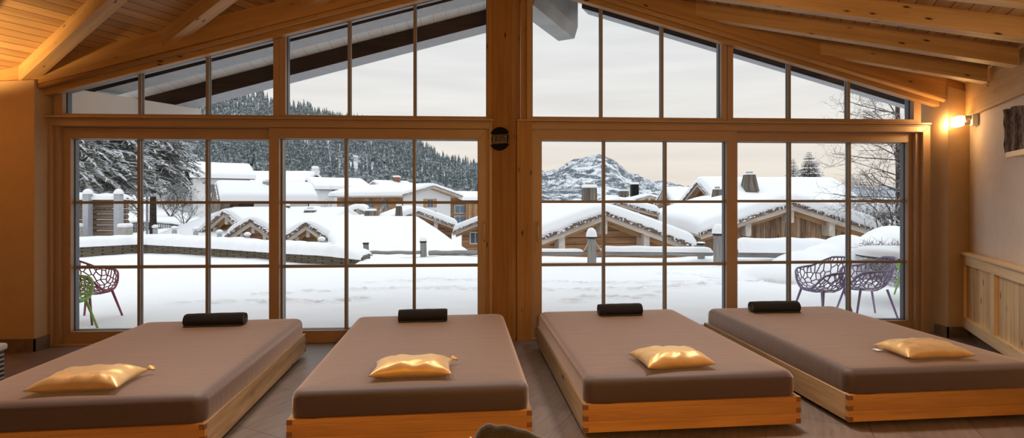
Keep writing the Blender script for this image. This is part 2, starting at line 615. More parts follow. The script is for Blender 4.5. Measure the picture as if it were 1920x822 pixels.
M['plaster_warm_shade'] = plain('beige_plaster_warm_shade', (0.47, 0.32, 0.18), 0.9, var=0.03, nscale=9, bump=0.25, bscale=260)  # same plaster as the walls, the piers' warm dim light put into its colour
M['plaster'] = plain('beige_textured_plaster', (0.70, 0.58, 0.48), 0.9, var=0.03, nscale=9, bump=0.25, bscale=260)
M['basetile'] = plain('brown_skirting_tile', (0.15, 0.105, 0.08), 0.45, var=0.25, nscale=12)
M['floor'] = floor_mat()
M['mattress'] = fabric('brown_mattress_cover', (0.042, 0.020, 0.014), (0.068, 0.035, 0.026), 0.60, 0.95, wr=0.16, spec=0.6, tint=(1.0, 0.78, 0.70))
M['towel'] = fabric('black_towelling', (0.008, 0.007, 0.007), (0.022, 0.018, 0.017), 0.95, 0.12, weave=240)
M['towel_edge'] = plain('grey_towel_hem', (0.12, 0.11, 0.1), 0.9)
M['blanket'] = fabric('dark_brown_fleece', (0.012, 0.008, 0.007), (0.028, 0.019, 0.016), 0.95, 0.3, weave=200)
M['snow'] = snow_mat('fresh_snow')
M['snow_ground'] = snow_mat('trodden_snow', (0.92, 0.935, 0.955), 0.10, 2.0)
M['white'] = plain('white_painted_board', (0.88, 0.89, 0.90), 0.6, var=0.02)
M['lampglass'] = emit('lit_bulb_glass', (1.0, 0.62, 0.25), 14)
M['lamp_metal'] = plain('pale_lamp_metal', (0.6, 0.5, 0.4), 0.35, metal=0.3)
M['black'] = plain('matt_black_plastic', (0.004, 0.004, 0.004), 0.6, spec=0.2)
M['lcd'] = plain('dark_grey_clock_display', (0.16, 0.13, 0.075), 0.6)
M['digit'] = plain('black_clock_digit', (0.004, 0.004, 0.004), 0.5)
M['chrome'] = plain('chrome_clock_rim', (0.45, 0.42, 0.4), 0.2, metal=0.9)
M['greycushion'] = fabric('grey_cushion_fabric', (0.42, 0.39, 0.36), (0.52, 0.49, 0.46), 0.9, 0.3)
M['label'] = plain('white_fabric_label', (0.8, 0.78, 0.75), 0.7)


def gold_mat():
    m, nt, p = nodes('gold_satin')
    v = coords(nt, 'Object')
    n1 = N(nt, 'ShaderNodeTexNoise', Scale=7.0, Detail=3.0, Distortion=1.5); nt.links.new(v, n1.inputs['Vector'])
    r = ramp(nt, [(0.3, (0.62, 0.36, 0.12)), (0.7, (0.74, 0.46, 0.18))]); nt.links.new(n1.outputs[0], r.inputs[0])
    nt.links.new(r.outputs[0], p.inputs['Base Color'])
    p.inputs['Metallic'].default_value = 0.5
    p.inputs['Roughness'].default_value = 0.42
    p.inputs['Sheen Weight'].default_value = 0.4
    nt.links.new(bumpn(nt, n1.outputs[0], 0.12, 0.01), p.inputs['Normal'])
    return m


def wicker_mat():
    m, nt, p = nodes('black_wicker_lit_cords')
    v = coords(nt, 'UV', (55, 55, 55))
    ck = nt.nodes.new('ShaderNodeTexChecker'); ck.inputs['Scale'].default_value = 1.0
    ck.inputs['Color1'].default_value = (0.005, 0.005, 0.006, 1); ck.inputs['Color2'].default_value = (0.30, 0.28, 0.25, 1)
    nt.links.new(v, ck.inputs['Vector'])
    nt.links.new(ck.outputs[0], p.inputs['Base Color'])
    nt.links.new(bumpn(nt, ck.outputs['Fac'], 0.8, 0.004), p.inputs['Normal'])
    p.inputs['Roughness'].default_value = 0.5
    return m


M['gold'] = gold_mat()
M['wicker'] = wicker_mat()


def mountain_mat(name, dark, dark2, snow, scale, thr, band=0.06, slope=0.5):
    m, nt, p = nodes(name)
    tc = nt.nodes.new('ShaderNodeTexCoord')
    mp = nt.nodes.new('ShaderNodeMapping'); mp.inputs['Scale'].default_value = (1, 0.3, 0.7)
    nt.links.new(tc.outputs['Object'], mp.inputs[0])
    fine = N(nt, 'ShaderNodeTexNoise', Scale=scale, Detail=7.0, Roughness=0.8); nt.links.new(mp.outputs[0], fine.inputs['Vector'])
    big = N(nt, 'ShaderNodeTexNoise', Scale=scale * 0.085, Detail=5.0, Distortion=0.8); nt.links.new(tc.outputs['Object'], big.inputs['Vector'])
    f = math_(nt, 'ADD', math_(nt, 'MULTIPLY', fine.outputs[0], 0.6), math_(nt, 'MULTIPLY', big.outputs[0], slope))
    r = ramp(nt, [(thr, (0, 0, 0)), (thr + band, (1, 1, 1))]); nt.links.new(f, r.inputs[0])
    d = ramp(nt, [(0.35, dark), (0.65, dark2)]); nt.links.new(fine.outputs[0], d.inputs[0])
    nt.links.new(mixc(nt, r.outputs[0], d.outputs[0], snow), p.inputs['Base Color'])
    p.inputs['Roughness'].default_value = 0.95
    p.inputs['Specular IOR Level'].default_value = 0.05
    return m

# ================================================================== THE ROOM
def S(o, label=None):
    o['kind'] = 'structure'
    if label: o['label'] = label
    return o


RB, QL, QRT = -4.4, -5.7, 4.42
YW = 5.74


def r_at_Y(q, Y):
    return (Y + (q + QO) * S30) / C30


def poly_qr(name, corners, z0, z1, m, uvswap=False):
    b = MB()
    bot = [QR(q, r, z0) for q, r in corners]; top = [QR(q, r, z1) for q, r in corners]
    n = len(corners)
    uv = [(r, q) for q, r in corners]
    b.add(bot + top, [tuple(reversed(range(n))), tuple(range(n, 2 * n))], [list(reversed(uv)), uv])
    for i in range(n):
        j = (i + 1) % n
        b.add([bot[i], bot[j], top[j], top[i]], [(0, 1, 2, 3)])
    return b.build(name, m)


S(poly_qr('floor', [(QL, RB), (QRT, RB), (QRT, r_at_Y(QRT, YW)), (QL, r_at_Y(QL, YW))], -0.12, 0.0, M['floor']), 'brown square floor tiles laid diagonally to the windows')


def ceiling_side(name, q0, q1, label):
    b = MB()
    cs = [(q0, RB), (q1, RB), (q1, r_at_Y(q1, 5.6)), (q0, r_at_Y(q0, 5.6))]
    zz = [4.19 - 0.32 * abs(q) for q, r in cs]
    bot = [QR(q, r, z) for (q, r), z in zip(cs, zz)]; top = [p + Vector((0, 0, 0.04)) for p in bot]
    uv = [(r, q * 1.05) for q, r in cs]
    b.add(bot + top, [(3, 2, 1, 0), (4, 5, 6, 7), (0, 1, 5, 4), (1, 2, 6, 5), (2, 3, 7, 6), (3, 0, 4, 7)],
          [list(reversed(uv)), uv] + [[(0, 0)] * 4] * 4)
    return S(b.build(name, M['ceiling']), label)


ceiling_side('ceiling', QL, 0, 'boarded wooden ceiling slope above the left beds')
ceiling_side('ceiling.001', 0, QRT, 'boarded wooden ceiling slope above the right beds')


def wall_qr(name, a, b_, z0, z1s, m, thick):
    """vertical wall between QR points a and b, thickness vector thick"""
    b = MB()
    A, B = QR(*a), QR(*b_)
    b.prism([A + Vector((0, 0, z0)), B + Vector((0, 0, z0)), B + Vector((0, 0, z1s[1])), A + Vector((0, 0, z1s[0]))], thick, grain=(B - A))
    return S(b.build(name, m))


FV = Vector((C30, -S30, 0)); RV = Vector((S30, C30, 0))
wall_qr('wall_right', (QRT, RB), (QRT, 7.50), 0, (2.80, 2.80), M['plaster'], FV * 0.15)
wall_qr('wall_left', (QL, RB), (QL, r_at_Y(QL, 5.5)), 0, (2.40, 2.40), M['plaster'], -FV * 0.15)
b = MB()
A, B, Cc = QR(QL, RB), QR(QRT, RB), QR(0, RB)
b.prism([A, B, B + Vector((0, 0, 2.8)), Cc + Vector((0, 0, 4.2)), A + Vector((0, 0, 2.4))], -RV * 0.15, grain=(B - A))
S(b.build('wall_back', M['plaster']))
# wall piers either side of the glass
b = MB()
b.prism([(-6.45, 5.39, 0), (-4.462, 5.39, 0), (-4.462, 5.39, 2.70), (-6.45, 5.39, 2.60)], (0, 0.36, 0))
S(b.build('wall_front_left', M['plaster_warm_shade'], bevel=0.006))
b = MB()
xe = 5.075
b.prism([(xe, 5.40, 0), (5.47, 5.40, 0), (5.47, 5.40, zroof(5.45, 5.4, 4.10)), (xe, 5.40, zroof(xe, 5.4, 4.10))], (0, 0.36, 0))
S(b.build('wall_front_right', M['plaster_warm_shade'], bevel=0.006))
# gable infill above the windows (boards, seen only as the strip over the frames)
for nm, xa, xb in (('wall_gable_left', -6.3, 0.326), ('wall_gable_right', 0.326, 5.6)):
    b = MB()
    Y0 = 5.60
    b.prism([(xa, Y0, zroof(xa, Y0, 4.005)), (xb, Y0, zroof(xb, Y0, 4.005)), (xb, Y0, zroof(xb, Y0, 4.5)), (xa, Y0, zroof(xa, Y0, 4.5))], (0, 0.13, 0))
    S(b.build(nm, M['beam']))
# skirting tiles
for nm, pts, v in (('baseboard_left', [(-6.3, 5.378), (-4.450, 5.378), (-4.450, 5.55)], None), ('baseboard_right', [(5.063, 5.55), (5.063, 5.388), (5.40, 5.388)], None)):
    b = MB()
    for (xa, ya), (xb, yb) in zip(pts[:-1], pts[1:]):
        b.box(min(xa, xb) - 0.006, max(xa, xb) + 0.006, min(ya, yb) - 0.006, max(ya, yb) + 0.006, 0, 0.115 if nm.endswith('right') else 0.125)
    S(b.build(nm, M['basetile']))
b = MB()
A, B = QR(QRT - 0.012, RB), QR(QRT - 0.012, 7.38)
b.prism([A, B, B + Vector((0, 0, 0.10)), A + Vector((0, 0, 0.10))], FV * 0.01)
S(b.build('baseboard_right.001', M['basetile']))

# ---- glazing
def ring(b, inner, outer, Y0, Y1, mi=0):
    n = len(inner)
    for i in range(n):
        j = (i + 1) % n
        P = [(outer[i][0], Y0, outer[i][1]), (outer[j][0], Y0, outer[j][1]), (inner[j][0], Y0, inner[j][1]), (inner[i][0], Y0, inner[i][1])]
        b.prism(P, (0, Y1 - Y0, 0))


def rect(x0, x1, z0, z1):
    return [(x0, z0), (x1, z0), (x1, z1), (x0, z1)]


def bars(b, x0, x1, z0, z1, xs, zs, Y, w=0.030, t=0.035):
    for x in xs: b.box(x - w / 2, x + w / 2, Y - t / 2, Y + t / 2, z0, z1)
    for z in zs: b.box(x0, x1, Y - t / 2 + 0.002, Y + t / 2 - 0.002, z - w / 2, z + w / 2)


def glass_pane(parent, poly, Y):
    b = MB()
    b.prism([(x, Y, z) for x, z in poly], (0, 0.006, 0))
    return b.build('glass_pane', M['glass'], parent)


def leaf(parent, Yf, x0, x1, z0, z1, gx0, gx1, gz0, gz1, xs, zs):
    b = MB(); ring(b, rect(gx0, gx1, gz0, gz1), rect(x0, x1, z0, z1), Yf, Yf + 0.048)
    p = b.build('door_panel', M['frame'], parent, bevel=0.003)
    b = MB(); ring(b, rect(gx0, gx1, gz0, gz1), rect(x0 + .01, x1 - .01, z0 + .01, z1 - .01), Yf + 0.0485, Yf + 0.062)
    b.build('gasket', M['gasket'], p)
    b = MB(); ring(b, rect(gx0 + .004, gx1 - .004, gz0 + .004, gz1 - .004), rect(x0 + .01, x1 - .01, z0 + .01, z1 - .01), Yf + 0.0625, Yf + 0.115)
    b.build('outer_sash', M['alu'], p)
    Yg = Yf + 0.07
    g = glass_pane(p, rect(gx0 - .004, gx1 + .004, gz0 - .004, gz1 + .004), Yg)
    b = MB(); bars(b, gx0, gx1, gz0, gz1, xs, zs, Yg - 0.012, t=0.02)
    bars(b, gx0, gx1, gz0, gz1, xs, zs, Yg + 0.022, t=0.02)
    b.build('glazing_bar', M['muntin'], p)
    return p


def px_leaf(parent, Yf, ex, gx, top, gtop, gbot, bot, mx, my):
    """ex, gx: pixel x of edges; the rest (px,py) pairs"""
    X = lambda p: at(p, 400, Yf).x
    Z = lambda q: at(q[0], q[1], Yf).z
    G = lambda p: at(p, 400, Yf + 0.06).x
    GZ = lambda q: at(q[0], q[1], Yf + 0.06).z
    return leaf(parent, Yf, X(ex[0]), X(ex[1]), Z(bot), Z(top), X(gx[0]), X(gx[1]), Z(gbot), Z(gtop), [G(p) for p in mx], [GZ(q) for q in my])


def door(name, label, xo0, xo1, xi0, xi1):
    d = empty(name, ((xo0 + xo1) / 2, 5.56, 0), label=label, kind='structure')
    b = MB()
    ring(b, rect(xi0, xi1, 0.012, 2.268), rect(xo0, xo1, -0.001, 2.345), 5.555, 5.60)
    c = b.build('casing', M['frame'], d, bevel=0.004)
    b = MB()
    ring(b, rect(xi0 + 0.045, xi1 - 0.045, 0.015, 2.262), rect(xo0, xo1, -0.001, 2.345), 5.601, 5.735)
    b.build('jamb', M['frame'], d)
    return d


X58 = lambda p: at(p, 400, 5.56).x
dl = door('door_1', 'left pair of tall sliding glass doors with glazing bars', X58(83.5), X58(923), X58(96.5), X58(917))
px_leaf(dl, 5.655, (110, 530), (132, 515), (300, 241), (300, 261), (200, 622), (200, 643), (261.5, 389), ((261, 380), (261, 501)))
p2 = px_leaf(dl, 5.585, (504, 915), (523, 896), (700, 241.5), (700, 261), (600, 620.5), (600, 641.5), (649, 776.5), ((700, 380), (700, 499)))
dr = door('door_2', 'right pair of tall sliding glass doors with glazing bars', X58(988), X58(1744), X58(998), X58(1730))
p3 = px_leaf(dr, 5.585, (998, 1382), (1016, 1363), (1190, 243.5), (1190, 264), (1100, 617), (1100, 636), (1132, 1247), ((1190, 378.5), (1190, 496)))
px_leaf(dr, 5.655, (1375, 1720), (1383, 1703), (1550, 246), (1550, 266.5), (1600, 603), (1600, 622), (1480, 1592), ((1550, 377.5), (1550, 492)))


def pull(parent, px):
    b = MB()
    z0, z1 = at(px, 476, 5.58).z, at(px, 415, 5.58).z
    x = at(px, 440, 5.58).x
    b.box(x - 0.02, x + 0.02, 5.578, 5.590, z0, z1)
    o = b.build('handle_plate', M['frame'], parent, bevel=0.002)
    b = MB()
    b.tube([(x + 0.008, 5.578, z0 + 0.13), (x + 0.008, 5.555, z0 + 0.15), (x + 0.008, 5.555, z1 - 0.03), (x + 0.008, 5.578, z1 - 0.01)], 0.007, 8)
    b.build('handle', M['lamp_metal'], o, smooth=True)


pull(p2, 906.5)
pull(p3, 1007)


def gable_window(name, label, gx, gbot, tl, tr, mxs, side):
    """gx: glass px left/right, gbot py, tl/tr glass top corners (px,py)"""
    Y = 5.58
    P = lambda a, b_: (at(a, b_, Y).x, at(a, b_, Y).z)
    x0, _ = P(gx[0], 300); x1, _ = P(gx[1], 300)
    zb = at((gx[0] + gx[1]) / 2, gbot, Y).z
    zt0 = at(gx[0], tl, Y).z; zt1 = at(gx[1], tr, Y).z
    inner = [(x0, zb), (x1, zb), (x1, zt1), (x0, zt0)]
    s = (zt1 - zt0) / (x1 - x0)
    l, r_ = side
    outer = [(x0 - l, 2.352), (x1 + r_, 2.352), (x1 + r_, zt1 + s * r_ + 0.085), (x0 - l, zt0 - s * l + 0.085)]
    w = empty(name, ((x0 + x1) / 2, Y, 2.352), label=label, kind='structure')
    b = MB(); ring(b, inner, outer, Y, Y + 0.05)
    b.build('window_frame', M['frame'], w, bevel=0.003)
    outer2 = [(x0 - l + .01, 2.36), (x1 + r_ - .01, 2.36), (x1 + r_ - .01, outer[2][1] - .01), (x0 - l + .01, outer[3][1] - .01)]
    b = MB(); ring(b, inner, outer2, Y + 0.0505, Y + 0.064); b.build('gasket', M['gasket'], w)
    b = MB(); ring(b, [(inner[0][0] + .004, inner[0][1]), (inner[1][0] - .004, inner[1][1]), (inner[2][0] - .004, inner[2][1] - .012), (inner[3][0] + .004, inner[3][1] - .012)], outer2, Y + 0.0645, Y + 0.12); b.build('outer_frame', M['alu'], w)
    glass_pane(w, [(x0 - .004, zb - .004), (x1 + .004, zb - .004), (x1 + .004, zt1 + .004), (x0 - .004, zt0 + .004)], Y + 0.07)
    b = MB()
    for m in mxs:
        x = at(m, 200, Y + 0.055).x
        zt = zt0 + s * (x - x0)
        b.box(x - 0.016, x + 0.016, Y + 0.046, Y + 0.066, zb, zt)
        b.box(x - 0.016, x + 0.016, Y + 0.082, Y + 0.102, zb, zt)
    b.build('glazing_bar', M['muntin'], w)


gable_window('window_1', 'far left sloping upper window with two glazing bars', (117, 512), 214.5, 168.5, 70, (263, 389.5), (0.085, 0.062))
gable_window('window_2', 'upper window left of the wooden post', (535, 912), 217, 64, -31, (655, 778), (0.064, 0.06))
gable_window('window_3', 'upper window right of the wooden post', (999, 1353), 220, -34, 71, (1127, 1241), (0.065, 0.062))
gable_window('window_4', 'far right sloping upper window with two glazing bars', (1375, 1713), 222.5, 77, 181, (1479.5, 1590.5), (0.064, 0.09))
# ledges above the doors
for nm, pa, pb in (('trim_1', 80, 925.5), ('trim_2', 968.5, 1747)):
    xa, xb = at(pa, 222, 5.50).x, at(pb, 222, 5.50).x
    b = MB(); b.box(xa, xb, 5.50, 5.585, 2.346, 2.366); b.box(xa + .01, xb - .01, 5.54, 5.56, 2.33, 2.345)
    S(b.build(nm, M['frame'], bevel=0.003), 'long wooden ledge above the %s glass doors' % ('left' if nm == 'trim_1' else 'right'))

# ---- post
PC = Vector((0.295, 5.441, 0))
b = MB()
a = PC; c1 = PC - FV * 0.245; c3 = PC + RV * 0.20; c2 = c3 - FV * 0.245
for (p, q_) in ((a, c1), (c3, a), (c2, c3), (c1, c2)):
    L = (q_ - p).length
    b.add([p, q_, q_ + Vector((0, 0, 3.85)), p + Vector((0, 0, 3.85))], [(0, 1, 2, 3)], [[(0, 5 + L), (0, 5), (3.85, 5), (3.85, 5 + L)]])
b.add([a, c3, c2, c1], [(0, 1, 2, 3)]); b.add([a + Vector((0, 0, 3.85)), c1 + Vector((0, 0, 3.85)), c2 + Vector((0, 0, 3.85)), c3 + Vector((0, 0, 3.85))], [(0, 1, 2, 3)])
tag(b.build('timber_post', M['post'], bevel=0.004), 'tall knotty orange wooden post between the two window halves', 'post')
b = MB(); b.box(0.352, 0.508, 5.515, 5.70, 0, 2.345, grain='z'); b.box(0.40, 0.50, 5.60, 5.70, 2.352, 3.9, grain='z')
S(b.build('trim_3', M['post']), 'narrow dark wooden panel between the post and the right doors')
b = MB(); b.box(0.03, 0.12, 5.565, 5.70, 0, 3.9, grain='z')
S(b.build('trim_4', M['post']))

# ---- sloping gable beams, round moulding under them
for nm, xa, xb, lab in (('gable_beam', -5.9, 0.234, 'sloping wooden beam over the left upper windows'), ('gable_beam', 0.234, 5.43, 'sloping wooden beam over the right upper windows')):
    b = MB(); Y0 = 5.42
    b.prism([(xa, Y0, zroof(xa, Y0, 3.965)), (xb, Y0, zroof(xb, Y0, 3.965)), (xb, Y0, zroof(xb, Y0, 4.20)), (xa, Y0, zroof(xa, Y0, 4.20))], (0, 0.175, 0), grain=(xb - xa, 0, zroof(xb, Y0, 0) - zroof(xa, Y0, 0)))
    o = b.build(nm, M['beam'], bevel=0.003); tag(o, lab, 'beam')
    b = MB(); b.tube([(xa if xa > -4.6 else -4.46, 5.445, zroof(max(xa, -4.46), 5.445, 3.945)), (min(xb, 5.07), 5.445, zroof(min(xb, 5.07), 5.445, 3.945))], 0.026, 12)
    b.build('moulding', M['beam'], o, smooth=True)
    b = MB(); xa2 = max(xa, -4.46); xb2 = min(xb, 5.07); Y0 = 5.50
    b.prism([(xa2, Y0, zroof(xa2, Y0, 3.88)), (xb2, Y0, zroof(xb2, Y0, 3.88)), (xb2, Y0, zroof(xb2, Y0, 3.96)), (xa2, Y0, zroof(xa2, Y0, 3.96))], (0, 0.078, 0), grain=(1, 0, 0))
    b.build('lower_strip', M['beam'], o)

# ---- rafters
def rafter(r0, wd=0.115):
    b = MB()
    def qs(r): return max((C30 * r - 5.42) / S30 - QO, QL + 0.02)
    r1 = r0 + wd
    qe = 4.34
    segs = []
    a0, a1 = qs(r0), qs(r1)
    if a0 < 0 or a1 < 0:
        segs.append(((a0, a1), (0, 0)))
        segs.append(((0, 0), (qe, qe)))
    else:
        segs.append(((a0, a1), (qe, qe)))
    for (s0, s1), (e0, e1) in segs:
        def pt(q, r, top): return QR(q, r, (4.195 if top else 4.03) - 0.32 * abs(q))
        vs = [pt(s0, r0, 0), pt(e0, r0, 0), pt(e1, r1, 0), pt(s1, r1, 0), pt(s0, r0, 1), pt(e0, r0, 1), pt(e1, r1, 1), pt(s1, r1, 1)]
        o = random.random() * 9
        fs = [(0, 3, 2, 1), (4, 5, 6, 7), (0, 1, 5, 4), (1, 2, 6, 5), (2, 3, 7, 6), (3, 0, 4, 7)]
        uvs = [[(s0 + o, o), (s1 + o, o + wd), (e1 + o, o + wd), (e0 + o, o)], [(s0, 0), (e0, 0), (e1, .1), (s1, .1)],
               [(s0 + o, o + .3), (e0 + o, o + .3), (e0 + o, o + .46), (s0 + o, o + .46)], [(0, 0), (0, .1), (.05, .1), (.05, 0)],
               [(e1 + o, o + .6), (s1 + o, o + .6), (s1 + o, o + .76), (e1 + o, o + .76)], [(0, 0), (0, .1), (.05, .1), (.05, 0)]]
        b.add(vs, fs, uvs)
    return b.build('ceiling_rafter', M['rafter'])


rl = ['leftmost ceiling rafter, meeting the gable beam just above the left wall pier',
      'ceiling rafter meeting the gable beam above the far left upper window',
      'ceiling rafter whose short end shows above the window left of the post']
labs = {0: rl[0], 1: rl[1], 2: rl[2], 3: 'ceiling rafter ending just left of the wooden post, highest of them',
        4: 'ceiling rafter third from the glass gable on the right slope', 5: 'second ceiling rafter from the glass gable on the right slope',
        6: 'shortest ceiling rafter, nearest the glass above the far right upper window'}
for k in range(-1, 7):
    o = rafter(2.375 + 0.69 * k)
    tag(o, labs.get(k, 'ceiling rafter nearest above the camera, furthest from the glass'), 'beam', 'rafters under the boarded ceiling')
# wall plate on the right wall
b = MB()
A, B = QR(4.375, RB), QR(4.375, 7.40)
b.prism([A + Vector((0, 0, 2.405)), B + Vector((0, 0, 2.405)), B + Vector((0, 0, 2.79)), A + Vector((0, 0, 2.79))], FV * 0.043, grain=(B - A))
tag(b.build('wall_plate_beam', M['rafter']), 'pale wooden beam running along the top of the right wall', 'beam')

# ---- wainscot on the right wall
wq = 4.37
w = empty('wainscot_panelling', QR(wq, 6.5, 0), label='waist-high knotty pine panelling on the right wall', cat='wall panelling')
REND = 7.40


def wq_box(b, q0, q1, r0, r1, z0, z1, grain='r'):
    P = [QR(q0, r0), QR(q0, r1)]
    if grain == 'r':
        b.prism([P[0] + Vector((0, 0, z0)), P[1] + Vector((0, 0, z0)), P[1] + Vector((0, 0, z1)), P[0] + Vector((0, 0, z1))], FV * (q1 - q0), grain=RV)
    else:
        b.prism([P[0] + Vector((0, 0, z0)), P[1] + Vector((0, 0, z0)), P[1] + Vector((0, 0, z1)), P[0] + Vector((0, 0, z1))], FV * (q1 - q0), grain=(0, 0, 1))


b = MB(); wq_box(b, 4.325, 4.418, -1.0, REND + 0.02, 0.905, 0.935); b.build('cap_rail', M['pine'], w, bevel=0.006)
b = MB(); wq_box(b, 4.35, 4.40, -1.0, REND, 0.80, 0.904); b.build('top_rail', M['pine'], w, bevel=0.003)
b = MB(); wq_box(b, 4.35, 4.40, -1.0, REND, 0.105, 0.225); b.build('bottom_rail', M['pine'], w, bevel=0.004)
stile_r = [REND - 0.05 - 0.90 * k for k in range(9)]
for i, r in enumerate(stile_r):
    b = MB(); wq_box(b, 4.352, 4.40, r - 0.045, r + 0.05, 0.2255, 0.7995, 'z'); b.build('stile', M['pine'], w)
for r0, r1 in zip(stile_r[1:], stile_r[:-1]):
    b = MB(); wq_box(b, 4.385, 4.415, r0 + 0.053, r1 - 0.048, 0.2255, 0.7995, 'z'); b.build('panel', M['wainscot'], w)

# ---- wall lamp
def wall_lamp():
    Pm = on_q(1832, 222)
    r = to_qr(Pm.x, Pm.y)[1]; z = Pm.z
    L = empty('wall_lamp', QR(4.41, r, z), label='lit wall lamp with two glowing glass bulbs in the right corner', cat='lamp')
    b = MB(); wq_box(b, 4.37, 4.418, r - 0.055, r + 0.055, z - 0.075, z + 0.06); b.build('wall_bracket', M['white'], L, bevel=0.004)
    for s, zz, rr in ((0, 0.015, 0.012), (1, -0.03, 0.045)):
        p0 = QR(4.368, r + rr, z + zz); d = -FV * 0.9 + RV * 0.28 + Vector((0, 0, -0.10)); d.normalize()
        b = MB(); b.tube([p0, p0 + d * 0.04], [0.022, 0.026], 14)
        b.build('lamp_socket', M['lamp_metal'], L, smooth=False)
        b = MB()
        pts = []; rad = []
        for i in range(9):
            t = i / 8
            pts.append(p0 + d * (0.041 + 0.115 * t)); rad.append(0.012 + 0.024 * math.sin(math.pi * min(1, 0.12 + t * 0.83)) ** 0.7)
        b.tube(pts, rad, 14)
        b.build('glass_bulb', M['lampglass'], L, smooth=True)
        light('wall_lamp_glow', 'POINT', p0 + d * 0.21 + Vector((0, 0, 0.0)), 3.2, (1.0, 0.60, 0.25), 0.03)


wall_lamp()

# ---- shelf with firewood logs
def bark_mat():
    m, nt, p = nodes('rough_bark')
    v = coords(nt, 'Object', (14, 14, 3))
    n1 = N(nt, 'ShaderNodeTexNoise', Scale=3.0, Detail=6.0); nt.links.new(v, n1.inputs['Vector'])
    r = ramp(nt, [(0.35, (0.035, 0.022, 0.016)), (0.65, (0.19, 0.13, 0.1))]); nt.links.new(n1.outputs[0], r.inputs[0])
    nt.links.new(r.outputs[0], p.inputs['Base Color']); p.inputs['Roughness'].default_value = 0.95
    nt.links.new(bumpn(nt, n1.outputs[0], 0.9, 0.02), p.inputs['Normal'])
    return m


M['bark'] = bark_mat()
M['splitwood'] = wood('split_log_wood', (0.55, 0.4, 0.25), (0.75, 0.6, 0.42), rough=0.8, knots=0, stretch=10)
Psh = on_q(1885.5, 290, 4.24)
rs = to_qr(Psh.x, Psh.y)[1]; zs = on_q(1885.5, 286, 4.24).z
b = MB(); wq_box(b, 4.24, 4.418, rs - 1.3, rs, zs - 0.045, zs)
tag(b.build('wall_shelf', M['pine'], bevel=0.003), 'pale wooden wall shelf at the right edge carrying split logs', 'shelf')


def log_piece(r, wid, h, lean, label, seed, shift=0.0):
    rnd = random.Random(seed)
    o = empty('split_log', QR(4.33, r, zs), label=label, cat='firewood', group='split logs standing on the wall shelf')
    secs = []
    n = 9
    base = [(-0.5, -0.05), (-0.42, 0.5), (0.05, 0.62), (0.5, 0.4), (0.45, -0.3), (0.1, -0.5), (-0.3, -0.42)]
    b = MB(); bw = MB()
    rings = []
    for i in range(n + 1):
        t = i / n
        rings.append([QR(4.33 + shift + (y + rnd.uniform(-.05, .05)) * 0.12, r + (x + rnd.uniform(-.06, .06)) * wid + lean * t, zs + t * h + 0.001 + (rnd.uniform(-.02, .02) * h if i == n else 0)) for x, y in base])
    m = len(base)
    for i in range(n):
        for k in range(m):
            j = (k + 1) % m
            tgt = b if k in (0, 5, 6) else bw
            tgt.add([rings[i][k], rings[i][j], rings[i + 1][j], rings[i + 1][k]], [(0, 1, 2, 3)], [[(i / n * h, k * .05), (i / n * h, k * .05 + .05), ((i + 1) / n * h, k * .05 + .05), ((i + 1) / n * h, k * .05)]])
    bw.add(rings[-1], [tuple(range(m))]); bw.add(rings[0], [tuple(reversed(range(m)))])
    b.build('bark', M['bark'], o); bw.build('split_face', M['splitwood'], o)


zl = on_q(1896, 207, 4.33)
hl = zl.z - zs
rl0 = to_qr(*on_q(1899, 250, 4.33)[:2])[1]
log_piece(rl0 - 0.02, 0.075, hl, 0.012, 'dark bark-covered split log at the far end of the wall shelf', 3)
log_piece(rl0 - 0.15, 0.15, hl * 0.99, -0.03, 'pale split log with curved grain beside the bark-covered one', 5)
log_piece(rl0 - 0.36, 0.16, hl * 0.9, 0.0, 'third split log on the shelf, at the edge of the photo', 8)

